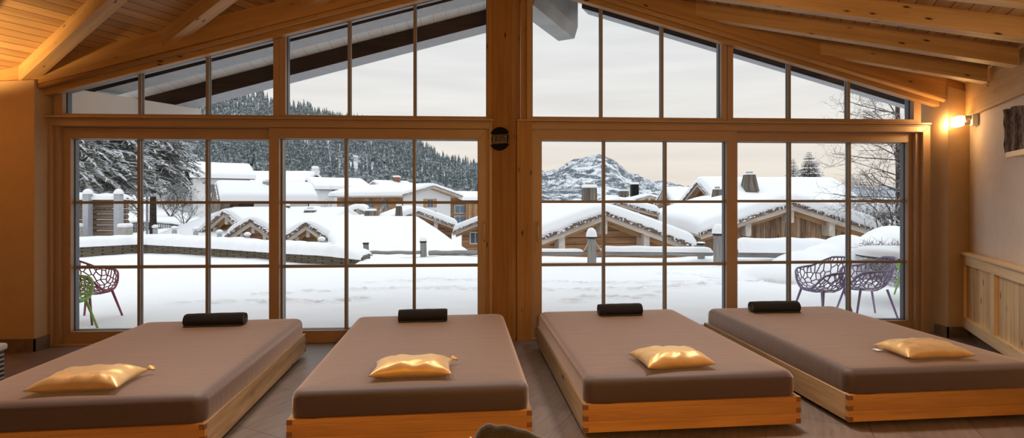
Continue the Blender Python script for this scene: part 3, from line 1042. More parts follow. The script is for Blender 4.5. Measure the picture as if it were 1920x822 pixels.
# ---- clock on the post
def clock():
    c = PC - FV * 0.133
    tt = at(941.5, 261, c.y - 0.0)
    z = tt.z
    nrm = -RV
    o = empty('wall_clock', Vector((c.x, c.y, z)) + nrm * 0.001, label='round black digital clock on the wooden post', cat='clock')
    ex, ez = FV, Vector((0, 0, 1))
    def pt(x, zz, d): return Vector((c.x, c.y, z)) + ex * x + ez * zz + nrm * d
    R = 0.124
    def disc(name, R1, d0, d1, m, n=40, zlo=None, zhi=None, clipx=1.0):
        b = MB()
        pts = []
        for i in range(n):
            an = 2 * math.pi * i / n
            x, zz = R1 * math.cos(an) * clipx, R1 * math.sin(an)
            pts.append((x, zz))
        if zlo is not None:
            pts = [(x, zz) for x, zz in pts if zlo <= zz <= zhi]
            a = math.sqrt(max(0, R1 * R1 - zlo * zlo)) if zlo > 0 else math.sqrt(max(0, R1 * R1 - zhi * zhi))
        b.prism([pt(x, zz, d0) for x, zz in pts], nrm * (d1 - d0))
        return b.build(name, m, o)
    disc('clock_body', R * 0.93, 0.0, 0.018, M['chrome'], clipx=0.93)
    for nm, lo, hi in (('upper_cap', R * 0.42, R * 1.01), ('lower_cap', -R * 1.01, -R * 0.42)):
        disc(nm, R, 0.0185, 0.034, M['black'], zlo=lo, zhi=hi, n=64)
    # middle: black face narrower than the caps, display set in it
    disc('clock_face', R * 0.90, 0.0185, 0.024, M['black'], clipx=0.88)
    b = MB()
    b.prism([pt(-0.085, -0.05, 0.0242), pt(0.085, -0.05, 0.0242), pt(0.085, 0.045, 0.0242), pt(-0.085, 0.045, 0.0242)], nrm * 0.002)
    disp = b.build('display', M['lcd'], o)
    SEG = {'8': 'abcdefg', '0': 'abcdef', '5': 'acdfg'}
    def digit(b, ch, x, w, h, zc):
        t = 0.007
        segs = {'a': (x, x + w, zc + h / 2 - t, zc + h / 2), 'd': (x, x + w, zc - h / 2, zc - h / 2 + t), 'g': (x, x + w, zc - t / 2, zc + t / 2),
                'f': (x, x + t, zc, zc + h / 2), 'e': (x, x + t, zc - h / 2, zc), 'b': (x + w - t, x + w, zc, zc + h / 2), 'c': (x + w - t, x + w, zc - h / 2, zc)}
        for s in SEG[ch]:
            x0, x1, z0, z1 = segs[s]
            b.prism([pt(x0, z0, 0.0264), pt(x1, z0, 0.0264), pt(x1, z1, 0.0264), pt(x0, z1, 0.0264)], nrm * 0.001)
    b = MB()
    digit(b, '8', -0.055, 0.028, 0.058, 0.006)
    for dz in (-0.012, 0.014): b.prism([pt(-0.018, dz, 0.0264), pt(-0.012, dz, 0.0264), pt(-0.012, dz + .006, 0.0264), pt(-0.018, dz + .006, 0.0264)], nrm * 0.001)
    digit(b, '0', -0.003, 0.028, 0.058, 0.006)
    digit(b, '5', 0.038, 0.028, 0.058, 0.006)
    b.build('digits', M['digit'], disp)


clock()

# ================================================================== FURNITURE IN THE ROOM
BW, BL = 1.45, 2.04


def make_bed():
    e = empty('daybed', (0, 0, 0))
    t = 0.028
    z0, z1 = 0.035, 0.213
    for sx in (-1, 1):
        b = MB(); xa = sx * BW / 2; xb = sx * (BW / 2 - t)
        b.box(min(xa, xb), max(xa, xb), -BL / 2 + t, BL / 2 - t, z0, z1, grain='y')
        o = b.build('side_board', M['bedside'], e, local=True, bevel=0.003)
        hgt = z1 - z0
        for k in (0, 1, 2):
            zz = z0 + hgt * (0.02 + 0.40 * k)
            for yy in (-1, 1):
                xo = sx * (BW / 2 + 0.0008); xi = sx * (BW / 2 - t - 0.004)
                ya = yy * (BL / 2 - t + 0.001); yb = yy * (BL / 2 + 0.0012)
                b = MB(); b.box(min(xo, xi), max(xo, xi), min(ya, yb), max(ya, yb), zz, zz + hgt * 0.17)
                b.build('dovetail_joint', M['endgrain'], o, local=True)
    for sy in (-1, 1):
        b = MB(); ya = sy * BL / 2; yb = sy * (BL / 2 - t)
        b.box(-BW / 2, BW / 2, min(ya, yb), max(ya, yb), z0, z1, grain='x')
        b.build('end_board', M['bedfront'], e, local=True, bevel=0.002)
    b = MB(); b.box(-BW / 2 + t + .001, BW / 2 - t - .001, -BL / 2 + t + .001, BL / 2 - t - .001, 0.11, 0.13)
    b.build('slatted_base', M['bedside'], e, local=True)
    for sx in (-1, 1):
        for sy in (-1, 1):
            b = MB(); b.box(sx * 0.6 - .04, sx * 0.6 + .04, sy * 0.85 - .04, sy * .85 + .04, 0, 0.109); b.build('foot', M['bedside'], e, local=True)
    # mattress: rounded block, slightly domed, soft corners
    b = MB()
    mw, ml, zb, zt = BW / 2 - 0.012, BL / 2 - 0.012, 0.132, 0.372
    rc, re = 0.07, 0.055
    def loop(inset, z):
        pts = []
        w_, l_ = mw - inset, ml - inset
        rr = max(rc - inset * 0.6, 0.012)
        for cx_, cy_, a0 in ((w_ - rr, l_ - rr, 0), (-w_ + rr, l_ - rr, 90), (-w_ + rr, -l_ + rr, 180), (w_ - rr, -l_ + rr, 270)):
            for k in range(7):
                a = math.radians(a0 + 15 * k)
                pts.append((cx_ + rr * math.cos(a), cy_ + rr * math.sin(a), z))
        return pts
    loops = [loop(0.03, zb), loop(0.018, zb + 0.01), loop(0.008, zb + 0.04), loop(0.0, zb + 0.09), loop(-0.002, zb + 0.13), loop(0.0, zt - re)]
    for k in range(1, 7):
        a = math.radians(15 * k)
        loops.append(loop(re * (1 - math.cos(a)), zt - re + re * math.sin(a)))
    loops.append(loop(0.10, zt + 0.003)); loops.append(loop(0.25, zt + 0.006))
    n = len(loops[0]); vs = [p for l in loops for p in l]; fs = []
    for i in range(len(loops) - 1):
        for k in range(n):
            j = (k + 1) % n
            fs.append((i * n + k, i * n + j, (i + 1) * n + j, (i + 1) * n + k))
    fs.append(tuple(range((len(loops) - 1) * n, len(loops) * n))); fs.append(tuple(reversed(range(n))))
    b.add(vs, fs)
    b.build('mattress', M['mattress'], e, local=True, smooth=True)
    return e


def bed_center(FL=None, FR=None, ang=0.0):
    u = Vector((math.cos(ang), math.sin(ang), 0)); v = Vector((-math.sin(ang), math.cos(ang), 0))
    if FL is not None: return Vector((FL[0], FL[1], 0)) + u * BW / 2 + v * BL / 2
    return Vector((FR[0], FR[1], 0)) - u * BW / 2 + v * BL / 2


bed0 = make_bed()
beds = []
bspec = [(None, atz(384, 796, 0.213), math.radians(3.3), 'daybed with a brown mattress at the far left, nearest the left wall pier'),
         (atz(537, 788, 0.213), None, math.radians(2.4), 'daybed with a brown mattress just left of the wooden post'),
         (atz(1094, 760, 0.213), None, math.radians(2.4), 'daybed with a brown mattress just right of the wooden post'),
         (atz(1591, 742, 0.213), None, math.radians(2.4), 'daybed with a brown mattress at the far right, beside the pine panelling')]
for i, (fl, fr, ang, lab) in enumerate(bspec):
    o = bed0 if i == 0 else copy_tree(bed0)
    o.location = bed_center(fl, fr, ang); o.rotation_euler = (0, 0, ang)
    tag(o, lab, 'daybed', 'four low daybeds in a row before the windows')
    beds.append((o.location.copy(), ang))

MZ = 0.3755


# towels
def make_towel(seed):
    rnd = random.Random(seed)
    e = empty('rolled_towel', (0, 0, 0))
    L, R = 0.43, 0.058
    b = MB()
    def fn(u, v):
        x = (v - 0.5) * L
        a = 2 * math.pi * u
        rr = R * (1 + 0.05 * noise.noise(Vector((math.cos(a) * 1.2, math.sin(a) * 1.2, v * 5 + seed))))
        ee = min(v, 1 - v) * L
        if ee < 0.02: rr *= 0.90 + 0.10 * math.sqrt(max(0, 1 - (1 - ee / 0.02) ** 2))
        y, z = rr * math.cos(a) * 1.1, rr * math.sin(a)
        z = max(z, -R * 0.86)
        return (x, y, z + R * 0.86)
    b.grid(fn, 36, 26, closed_u=True)
    b.build('towel_roll', M['towel'], e, local=True, smooth=True)
    # spiral ends and the free outer flap
    for s in (-1, 1):
        b = MB(); pts = []
        for i in range(64):
            t = i / 63; a = t * 2 * math.pi * 3.2
            rr = 0.006 + (R * 0.92 - 0.006) * t
            pts.append((s * (L / 2 - 0.003 - 0.006 * (1 - t)), rr * math.cos(a) * 1.08, max(rr * math.sin(a), -R * 0.82) + R * 0.86))
        b.tube(pts, 0.0038, 5)
        b.build('rolled_edge', M['towel_edge'], e, local=True, smooth=True)
        b = MB()
        c = [(s * (L / 2 - 0.010), R * 0.9 * math.cos(k * math.pi / 12) * 1.08, max(R * 0.9 * math.sin(k * math.pi / 12), -R * 0.82) + R * 0.86) for k in range(24)]
        b.add(c, [tuple(range(24))]); b.build('roll_end', M['towel'], e, local=True)
    b = MB()
    b.grid(lambda u, v: ((u - 0.5) * L * 0.97, -0.018 - 0.058 * v - 0.004 * math.sin(u * 9 + seed), 0.006 + 0.012 * (1 - v)), 20, 4)
    b.grid(lambda u, v: ((u - 0.5) * L * 0.97, -0.018 - 0.058 * v - 0.004 * math.sin(u * 9 + seed), 0.001), 20, 4)
    b.build('loose_flap', M['towel'], e, local=True, smooth=True)
    return e


tw = [(398.5, 613.5, 3.5, 106, 'black rolled towel on the far left daybed'), (792, 605, 2.0, 90, 'black rolled towel on the daybed left of the post'),
      (1165, 593.5, 3.0, 82, 'black rolled towel on the daybed right of the post'), (1457.5, 588, 0.5, 91, 'black rolled towel on the far right daybed')]
t0 = make_towel(1)
for i, (px, py, rot, wpx, lab) in enumerate(tw):
    o = t0 if i == 0 else copy_tree(t0)
    p = atz(px, py, MZ)
    o.location = p + Vector((0, 0.055, 0.003)); o.rotation_euler = (0, 0, math.radians(rot))
    d = (p.y + .05) * CY_ + p.x * SY_
    sc = (wpx * d / FPX) / 0.43
    o.scale = (sc, 1, 1)
    tag(o, lab, 'towel', 'rolled black towels at the window end of the daybeds')


# pillows
def make_pillow(name_seed, w, d, h, tuft):
    rnd = random.Random(name_seed)
    e = empty('gold_cushion', (0, 0, 0))
    b = MB()
    nu, nv = 56, 36
    def shape(u, v, top):
        x, y = 2 * u - 1, 2 * v - 1
        ex = 1 - 0.09 * (1 - y * y)          # sides pulled in between pointed corners
        ey = 1 - 0.14 * (1 - x * x)
        px_, py_ = x * ex * w / 2, y * ey * d / 2
        prof = max(0, (1 - x ** 4)) ** 0.62 * max(0, (1 - y ** 4)) ** 0.62
        edge = max(abs(x), abs(y))
        wr = 0
        if edge > 0.45:                     # puckers running in from the seams
            k = (edge - 0.45) / 0.55
            s = y if abs(x) > abs(y) else x
            wr = 0.075 * math.sin(s * (9 if abs(x) > abs(y) else 11) + name_seed * 2 + 2.5 * noise.noise(Vector((x * 2, y * 2, name_seed)))) * k * (1 - k) * 4
        bul = 0.12 * noise.noise(Vector((x * 1.4, y * 1.6, name_seed * 3.1))) + 0.03 * noise.noise(Vector((x * 4, y * 5, name_seed)))
        hh = prof * (1 + bul + wr)
        if top: z = 0.030 + h * 0.78 * hh
        else: z = 0.030 - min(0.028, h * 0.45 * prof)
        return (px_, py_, z + 0.0)
    b.grid(lambda u, v: shape(u, v, True), nu, nv)
    b.grid(lambda u, v: shape(1 - u, v, False), nu, nv)
    o = b.build('cushion_cover', M['gold'], e, local=True, smooth=True)
    md = o.modifiers.new('w', 'WELD'); md.merge_threshold = 0.0008
    # knotted gathered corner
    if tuft:
        b = MB()
        cx_, cy_ = w / 2 * 0.985, d / 2 * 0.97
        for k in range(5):
            a = 0.2 + k * 0.3
            b.tube([(cx_ - 0.015, cy_ - 0.01, 0.032), (cx_ + 0.012 * math.cos(a), cy_ + 0.012 * math.sin(a), 0.036 + 0.004 * k), (cx_ + 0.032 * math.cos(a), cy_ + 0.028 * math.sin(a), 0.028 + 0.003 * k)], [0.008, 0.004, 0.009], 6)
        b.build('gathered_corner', M['gold'], e, local=True, smooth=True)
    return e


pil = [(138, 740, 4.0, 0.50, 0.33, 0.09, 1, 'gold satin cushion on the far left daybed, its right end gathered', 5),
       (770, 713, 2.5, 0.52, 0.30, 0.088, 2, 'gold satin cushion on the daybed left of the post, puckered along its front', 5),
       (1277, 695, 7.0, 0.49, 0.33, 0.09, 3, 'gold satin cushion on the daybed right of the post, set at a slight angle', -1),
       (1762, 677, 2.0, 0.52, 0.32, 0.09, 4, 'gold satin cushion with a white label on the far right daybed', -1)]
for px, py, rot, w_, d_, h_, sd, lab, tf in pil:
    e = make_pillow(sd, w_, d_, h_, tf > 0)
    p = atz(px, py, MZ)
    a = math.radians(rot)
    e.location = p + Vector((-math.sin(a), math.cos(a), 0)) * (d_ / 2 * 0.84) + Vector((0, 0, 0.006))
    e.rotation_euler = (0, 0, a)
    tag(e, lab, 'cushion', 'gold cushions on the daybeds')
    if sd == 4:
        b = MB(); b.box(-w_ / 2 - 0.02, -w_ / 2 + 0.03, d_ / 2 * 0.55, d_ / 2 * 0.85, 0.005, 0.008)
        b.build('care_label', M['label'], e, local=True)


# wicker stool at the left edge
def wicker_stool():
    Yb, Yf, w = 4.32, 3.93, 0.21
    xR = at(16.5, 642, Yb).x
    ztop = at(16.5, 642, Yb).z
    yc = (Yb + Yf) / 2; n = (Yb - Yf) / 2
    e = empty('wicker_stool', (xR - w, yc, 0), 0.0, 'black wicker stool with a grey cushion at the left edge', 'stool')
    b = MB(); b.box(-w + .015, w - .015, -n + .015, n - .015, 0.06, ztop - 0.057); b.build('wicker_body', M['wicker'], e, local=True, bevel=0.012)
    b = MB(); b.box(-w, w, -n, n, ztop - 0.056, ztop); b.build('seat_cushion', M['greycushion'], e, local=True, bevel=0.018)
    for sx in (-1, 1):
        for sy in (-1, 1):
            b = MB(); b.tube([(sx * (w - .04), sy * (n - .04), 0), (sx * (w - .04), sy * (n - .04), 0.0595)], 0.018, 8); b.build('leg', M['black'], e, local=True)


wicker_stool()


# wicker armchair in the foreground with a blanket over its back (only its top enters the frame)
def wicker_armchair():
    Yc = 1.50
    top = at(915, 801, Yc)
    e = empty('wicker_armchair', (top.x + 0.16, Yc, 0), 0.0, 'black wicker armchair below the camera, mostly outside the frame', 'chair')
    zt = top.z - 0.10
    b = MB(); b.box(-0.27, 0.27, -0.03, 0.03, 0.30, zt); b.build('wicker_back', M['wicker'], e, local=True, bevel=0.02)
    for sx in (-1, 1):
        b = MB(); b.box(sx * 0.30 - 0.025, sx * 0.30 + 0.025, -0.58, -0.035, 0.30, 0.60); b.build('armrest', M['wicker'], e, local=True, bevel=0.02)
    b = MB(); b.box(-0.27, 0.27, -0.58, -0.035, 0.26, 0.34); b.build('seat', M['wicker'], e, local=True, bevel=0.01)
    b = MB(); b.box(-0.26, 0.26, -0.57, -0.04, 0.341, 0.42); b.build('seat_cushion', M['greycushion'], e, local=True, bevel=0.025)
    for sx in (-1, 1):
        for y in (-0.54, -0.0):
            b = MB(); b.tube([(sx * 0.24, y, 0.0), (sx * 0.24, y, 0.2595)], 0.017, 8); b.build('leg', M['black'], e, local=True)
    return e


wicker_armchair()


def blanket():
    b = MB()
    prof = [(876, 845), (888, 824), (894, 812), (901, 802), (911, 795.5), (921, 796), (930, 799.5), (945, 798.5), (962, 801), (980, 806), (1000, 814), (1022, 823), (1050, 835), (1080, 850)]
    n = len(prof) - 1
    def fn(u, v):
        i = min(int(u * n), n - 1); t = u * n - i
        px = prof[i][0] * (1 - t) + prof[i + 1][0] * t; py = prof[i][1] * (1 - t) + prof[i + 1][1] * t
        P = at(px, py, 1.50)
        a = math.pi * (v * 1.0)
        off = 0.075
        k = 2 * v - 1
        y = 1.50 + k * 0.085
        z = P.z - abs(k) ** 2.2 * 0.30 + 0.003 * noise.noise(Vector((px * 0.05, k * 2, 3)))
        return (P.x + 0.012 * k * noise.noise(Vector((px * 0.03, k * 2, 1))), y, z)
    b.grid(fn, 130, 24)
    o = b.build('draped_blanket', M['blanket'], smooth=True)
    md = o.modifiers.new('t', 'SOLIDIFY'); md.thickness = 0.014; md.offset = -1
    tag(o, 'dark brown fleece blanket draped over the chair at the bottom edge', 'blanket')


blanket()
# folded pale cloth corner showing left of the blanket
b = MB()
P = at(886, 818, 1.49)
b.grid(lambda u, v: (P.x - 0.028 + 0.05 * u, 1.43 + 0.10 * v, P.z + 0.004 - 0.35 * abs(u - 0.45) ** 1.6 - 0.3 * (v - 0.5) ** 2), 10, 8)
o = b.build('folded_cloth', M['greycushion'], smooth=True); o.modifiers.new('t', 'SOLIDIFY').thickness = 0.01
tag(o, 'corner of a light grey cloth peeking out left of the dark blanket', 'cloth')

# ================================================================== ROOF OVERHANG OUTSIDE
M['darkbeam'] = wood('dark_stained_verge_wood', (0.035, 0.022, 0.018), (0.075, 0.045, 0.034), rough=0.7, knots=0.1, stretch=12)
M['greysoffit'] = plain('weathered_and_snowlit_grey', (0.42, 0.44, 0.48), 0.7, var=0.08, nscale=14)  # weathered grey; on the verge undersides it stands for light off the snow
M['whitesoffit'] = wood('white_painted_soffit_boards', (0.80, 0.80, 0.79), (0.86, 0.86, 0.85), board=0.16, knots=0, rough=0.6, vary=0.03, seam=0.004, seamcol=(0.3, 0.3, 0.3), lowvar=0.02, bump=0.05)
M['metalclad'] = plain('pale_metal_cladding', (0.34, 0.35, 0.35), 0.45, metal=0.3, var=0.15, nscale=3, bump=0.1, bscale=8)


def verge(name, lab, side, Y0, Y1, zb, zt):
    b = MB()
    xs = ((-5.9, 0) if side < 0 else (0, 6.6))
    def X(i, Y): return xr(Y) + side * (0.19 if side < 0 else 0.30) if xs[i] == 0 else xs[i]
    vs = []
    for z in (zb, zt):
        for Y in (Y0, Y1):
            for i in (0, 1): vs.append((X(i, Y), Y, zroof(X(i, Y), Y, z)))
    fs = [(0, 1, 3, 2), (4, 6, 7, 5), (0, 4, 5, 1), (2, 3, 7, 6), (0, 2, 6, 4), (1, 5, 7, 3)]
    mi = [1, 0, 0, 0, 0, 0]  # underside face takes the grey, snow-reflected light put into its colour
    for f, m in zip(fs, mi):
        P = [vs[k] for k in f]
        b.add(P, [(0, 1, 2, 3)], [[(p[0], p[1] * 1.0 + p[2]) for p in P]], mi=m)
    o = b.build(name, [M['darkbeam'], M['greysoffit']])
    return tag(o, lab, 'roof beam')


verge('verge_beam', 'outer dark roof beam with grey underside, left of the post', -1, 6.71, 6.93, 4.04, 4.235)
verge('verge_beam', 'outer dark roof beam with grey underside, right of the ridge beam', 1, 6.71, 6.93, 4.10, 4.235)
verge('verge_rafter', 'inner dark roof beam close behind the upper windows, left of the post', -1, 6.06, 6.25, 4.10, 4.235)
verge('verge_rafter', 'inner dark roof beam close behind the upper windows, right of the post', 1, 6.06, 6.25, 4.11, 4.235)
for sgn in (-1, 1):
    b = MB(); xe_ = -6.1 if sgn < 0 else 6.7
    vs = [(xr(5.75), 5.75), (xr(7.05), 7.05), (xe_, 7.05), (xe_, 5.75)]
    bot = [(x, y, zroof(x, y, 4.24)) for x, y in vs]; top = [(x, y, zroof(x, y, 4.36)) for x, y in vs]
    b.add(bot + top, [(0, 1, 2, 3), (7, 6, 5, 4), (0, 4, 5, 1), (1, 5, 6, 2), (2, 6, 7, 3), (3, 7, 4, 0)], [[(y, x) for x, y in vs]] + [[(0, 0)] * 4] * 5)
    S(b.build('roof_overhang', M['whitesoffit']), 'white boarded underside of the roof overhang')
b = MB()
sec = [(-0.155, 4.2), (-0.155, 3.80), (-0.115, 3.645), (0.115, 3.645), (0.155, 3.80), (0.155, 4.2)]
def rp(q, z, Y): return QR(q + 0.03, r_at_Y(q + 0.03, Y), z)
A = [rp(q, z, 5.66) for q, z in sec]; B_ = [rp(q, z, 6.92 - 0.12 * (q > 0.1)) for q, z in sec]
n = len(sec)
b.add(A + B_, [tuple(range(n)), tuple(reversed(range(n, 2 * n)))] + [((i + 1) % n, i, i + n, (i + 1) % n + n) for i in range(n)])
tag(b.build('ridge_beam', M['metalclad'], bevel=0.004), 'grey clad ridge beam jutting out beyond the glass, right of the post', 'roof beam')
b = MB()
p0 = QR(-4.2, r_at_Y(-4.2, 5.76), 0); p1 = QR(-4.2, r_at_Y(-4.2, 7.0), 0)
b.prism([p0 + Vector((0, 0, 2.36)), p1 + Vector((0, 0, 2.36)), p1 + Vector((0, 0, 2.70)), p0 + Vector((0, 0, 2.70))], -FV * 0.1)
tag(b.build('eave_beam', M['white'], bevel=0.004), 'white painted eave beam outside the far left upper window', 'roof beam')

# ================================================================== TERRAIN
def sst(a, b_, x):
    t = max(0.0, min(1.0, (x - a) / (b_ - a))); return t * t * (3 - 2 * t)


EDGE = [(-13.5, 13.0), (-10.1, 16.2), (-2.9, 12.7), (-1.5, 14.2), (2.4, 13.0), (5.6, 13.0), (9.0, 13.5), (16, 12.0)]


def edge_y(x):
    if x <= EDGE[0][0]: return EDGE[0][1]
    for (xa, ya), (xb, yb) in zip(EDGE[:-1], EDGE[1:]):
        if x <= xb: return ya + (yb - ya) * (x - xa) / (xb - xa)
    return EDGE[-1][1]


def village_z(x, y):
    left = sst(0.40, 0.60, -x / max(y, 1))
    base = -2.4 - 0.004 * max(0, y - 60)
    lft = -0.75 + 0.033 * (y - 18)
    z = base * (1 - left) + min(lft, 2.5 + 0.01 * y) * left
    right = sst(0.55, 0.8, x / max(y, 1))
    z = z * (1 - right) + (-1.0 + 0.01 * y) * right
    z += 0.5 * noise.noise(Vector((x * 0.07, y * 0.07, 0))) * sst(15, 30, y) * (1 - left)
    return z


def ground_z(x, y):
    e = edge_y(x)
    t = sst(e - 0.1, e + 3.0, y)
    return 0.0 * (1 - t) + village_z(x, max(y, e + 3)) * t


def terrace():
    b = MB()
    x0, x1, y0, y1 = -13.5, 12.0, 5.76, 16.4
    nx, ny = 560, 260
    dents = []
    rnd = random.Random(4)
    for path in (((-3.6, 8.6), (4.5, 8.9), 0.5), ((-4.3, 7.7), (-1.5, 8.1), 0.3), ((1.2, 7.6), (3.0, 8.3), 0.4), ((-2.0, 9.6), (5.5, 9.3), 0.5), ((3.5, 10.4), (6.0, 9.5), 0.3)):
        (xa, ya), (xb, yb), wv = path
        L = math.hypot(xb - xa, yb - ya)
        for i in range(int(L / 0.15)):
            t = i * 0.15 / L
            dents.append((xa + (xb - xa) * t + rnd.uniform(-.1, .1), ya + (yb - ya) * t + wv * math.sin(t * 7) * 0.4 + rnd.uniform(-.12, .12), rnd.uniform(.02, .045), rnd.uniform(0.045, 0.08)))
    ys = y0 + (y1 - y0) * (np.arange(ny + 1) / ny) ** 1.35
    xs = np.linspace(x0, x1, nx + 1)
    Xg, Yg = np.meshgrid(xs, ys)
    Z = np.zeros_like(Xg)
    for dx, dy, dp, rr in dents:
        d2 = ((Xg - dx) / (rr * 1.5)) ** 2 + ((Yg - dy) / rr) ** 2
        Z -= 2.6 * dp * np.exp(-d2 * 1.3) - dp * 0.6 * np.exp(-(np.sqrt(d2) - 1.5) ** 2 * 5)
    for j in range(ny + 1):
        for i in range(nx + 1):
            x, y = xs[i], ys[j]
            e = edge_y(x)
            z = Z[j, i] + 0.035 * noise.noise(Vector((x * 0.45, y * 0.6, 1))) + 0.012 * noise.noise(Vector((x * 2.2, y * 2.6, 3)))
            # snow banked up towards the fence
            z += 0.16 * sst(e - 2.6, e - 0.6, y) * (0.5 + 0.5 * noise.noise(Vector((x * 0.8, 4, 2)))) * (1 if x > -2.9 else 0)
            z -= 3.2 * sst(e - 0.25, e + 1.6, y)
            b.v.append((x, y, z))
    W = nx + 1
    for j in range(ny):
        for i in range(nx):
            a = j * W + i
            b.f.append((a, a + 1, a + W + 1, a + W)); b.uv.append(None); b.m.append(0)
    o = b.build('terrace_snow', M['snow_ground'], smooth=True, off=Vector((0, 6, 0)))
    o.location = (0, 6, 0)
    S(o, 'smooth snow covering the terrace, crossed by faint footprints')


terrace()


def far_ground():
    b = MB()
    az = [math.radians(a) for a in np.linspace(-58, 58, 140)]
    ds = [6.0 * (600 / 6.0) ** (k / 90) for k in range(91)]
    for d in ds:
        for a in az:
            x, y = d * math.tan(a), d
            b.v.append((x, y, ground_z(x, y) - (0.6 if y < edge_y(x) + 0.5 else 0.0)))
    W = len(az)
    for j in range(len(ds) - 1):
        for i in range(W - 1):
            k = j * W + i
            b.f.append((k, k + 1, k + W + 1, k + W)); b.uv.append(None); b.m.append(0)
    o = b.build('snowy_ground', M['snow'], smooth=True, off=Vector((0, 6, 0)))
    o.location = (0, 6, 0)
    S(o, 'snow-covered ground of the village below the terrace')


far_ground()

# ---- mountains
def interp(pts, x):
    if x <= pts[0][0]: return pts[0][1]
    for (a, b_), (c, d) in zip(pts[:-1], pts[1:]):
        if x <= c:
            t = (x - a) / (c - a); return b_ + (d - b_) * t
    return pts[-1][1]


def azdir(px):
    r = ray(px, HY); return Vector((r.x, r.y, 0)) # per unit camera depth


def massif(name, label, sil, Dr, Df, zf, mat, ncol, nrow, amp, fine=0.12, shape=1.15, seed=0, back=0.25):
    """ridge whose crest runs through compass directions given by sil, rising from distance Df to Dr"""
    x0, x1 = sil[0][0], sil[-1][0]
    b = MB()
    def h(u, t):
        px = x0 + (x1 - x0) * u
        dr = Dr * (1 + 0.06 * math.sin(px * 0.013 + seed))
        zr_ = EYE + (HY - interp(sil, px)) / FPX * dr
        if t <= 1:
            D = Df + (dr - Df) * t
            z = zf + (zr_ - zf) * t ** shape
            rough = amp * (t * (1.15 - t)) * 4
        else:
            D = dr * (1 + (t - 1) * back * 4)
            z = zr_ - (t - 1) * 4 * amp * 2.5
            rough = amp * 0.3
        dv = azdir(px) * D
        q = Vector((dv.x, dv.y, seed * 50)) / (amp * 3.2)
        z += rough * (noise.fractal(q, 0.9, 2.1, 5) * 0.5) + amp * fine * noise.noise(q * 9) * min(1, t * 4)
        return Vector((dv.x, dv.y, z))
    for j in range(nrow + 5):
        t = j / nrow if j <= nrow else 1 + (j - nrow) * 0.06
        for i in range(ncol + 1): b.v.append(tuple(h(i / ncol, t)))
    W = ncol + 1
    for j in range(nrow + 4):
        for i in range(ncol):
            k = j * W + i
            b.f.append((k, k + 1, k + W + 1, k + W)); b.uv.append(None); b.m.append(0)
    o = b.build(name, mat, smooth=True)
    tag(o, label, kind='structure')
    return h, x0, x1


M['mtn'] = mountain_mat('forested_snowy_rock', (0.045, 0.06, 0.08), (0.20, 0.235, 0.275), (0.76, 0.79, 0.83), 0.30, 0.60, 0.09, 0.66)
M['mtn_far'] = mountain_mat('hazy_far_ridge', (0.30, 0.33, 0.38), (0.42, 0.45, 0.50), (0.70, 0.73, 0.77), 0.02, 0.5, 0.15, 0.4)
M['hill'] = mountain_mat('wooded_hillside_ground', (0.16, 0.18, 0.19), (0.30, 0.33, 0.34), (0.78, 0.81, 0.85), 0.30, 0.47, 0.1, 0.4)
SIL_R = [(960, 330), (1000, 322), (1017, 318), (1028, 323), (1045, 318), (1062, 309), (1080, 300), (1100, 295), (1118, 292), (1128, 290.5), (1138, 295), (1150, 302), (1160, 310), (1167, 317), (1178, 327), (1200, 335), (1213, 340), (1232, 345), (1247, 343), (1262, 349), (1290, 351), (1320, 357), (1380, 364), (1460, 366)]
hR, _, _ = massif('mountain', 'rounded snowy mountain beyond the huts in the right half', SIL_R, 2600, 900, -15, M['mtn'], 240, 70, 70, 0.10, 1.0, 1)
SIL_B = [(820, 345), (850, 322), (868, 312), (882, 306), (893, 304), (905, 306), (930, 300), (960, 312), (1000, 330), (1040, 350)]
massif('mountain', 'distant pale peak beyond the wooded slope left of the post', SIL_B, 3300, 1500, -15, M['mtn'], 90, 40, 80, 0.1, 1.0, 2)
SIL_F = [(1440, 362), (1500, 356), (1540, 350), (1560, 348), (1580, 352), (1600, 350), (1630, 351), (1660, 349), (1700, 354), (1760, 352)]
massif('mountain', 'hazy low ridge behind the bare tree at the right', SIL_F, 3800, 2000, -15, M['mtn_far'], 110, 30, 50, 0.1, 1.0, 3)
SIL_H = [(-150, 150), (60, 150), (200, 160), (330, 176), (400, 182), (440, 178), (480, 186), (510, 201), (540, 212), (560, 211), (580, 209), (610, 216), (650, 224), (700, 240), (740, 252), (775, 266), (800, 282), (830, 302), (860, 322), (893, 345), (920, 360), (960, 372)]
hH, HX0, HX1 = massif('wooded_hill', 'steep snowy hillside carrying the conifer forest in the left half', SIL_H, 900, 300, -4, M['hill'], 200, 60, 32, 0.06, 1.05, 5)

# ================================================================== TREES
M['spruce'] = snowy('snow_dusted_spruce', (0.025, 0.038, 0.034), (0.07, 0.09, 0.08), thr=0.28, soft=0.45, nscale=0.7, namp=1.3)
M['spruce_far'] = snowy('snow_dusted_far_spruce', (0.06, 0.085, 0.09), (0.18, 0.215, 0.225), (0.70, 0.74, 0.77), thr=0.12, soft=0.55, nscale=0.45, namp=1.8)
M['spruce_near'] = snowy('snow_laden_conifer_needles', (0.06, 0.06, 0.045), (0.20, 0.19, 0.15), thr=-0.45, soft=0.4, nscale=3.5, namp=1.9)
M['trunk'] = snowy('snow_flecked_bark', (0.04, 0.03, 0.025), (0.12, 0.1, 0.085), thr=0.35, soft=0.3, nscale=5, namp=1.0)
M['twig'] = snowy('frosted_grey_twigs', (0.06, 0.045, 0.04), (0.16, 0.13, 0.115), thr=0.0, soft=0.4, nscale=3, namp=1.1)


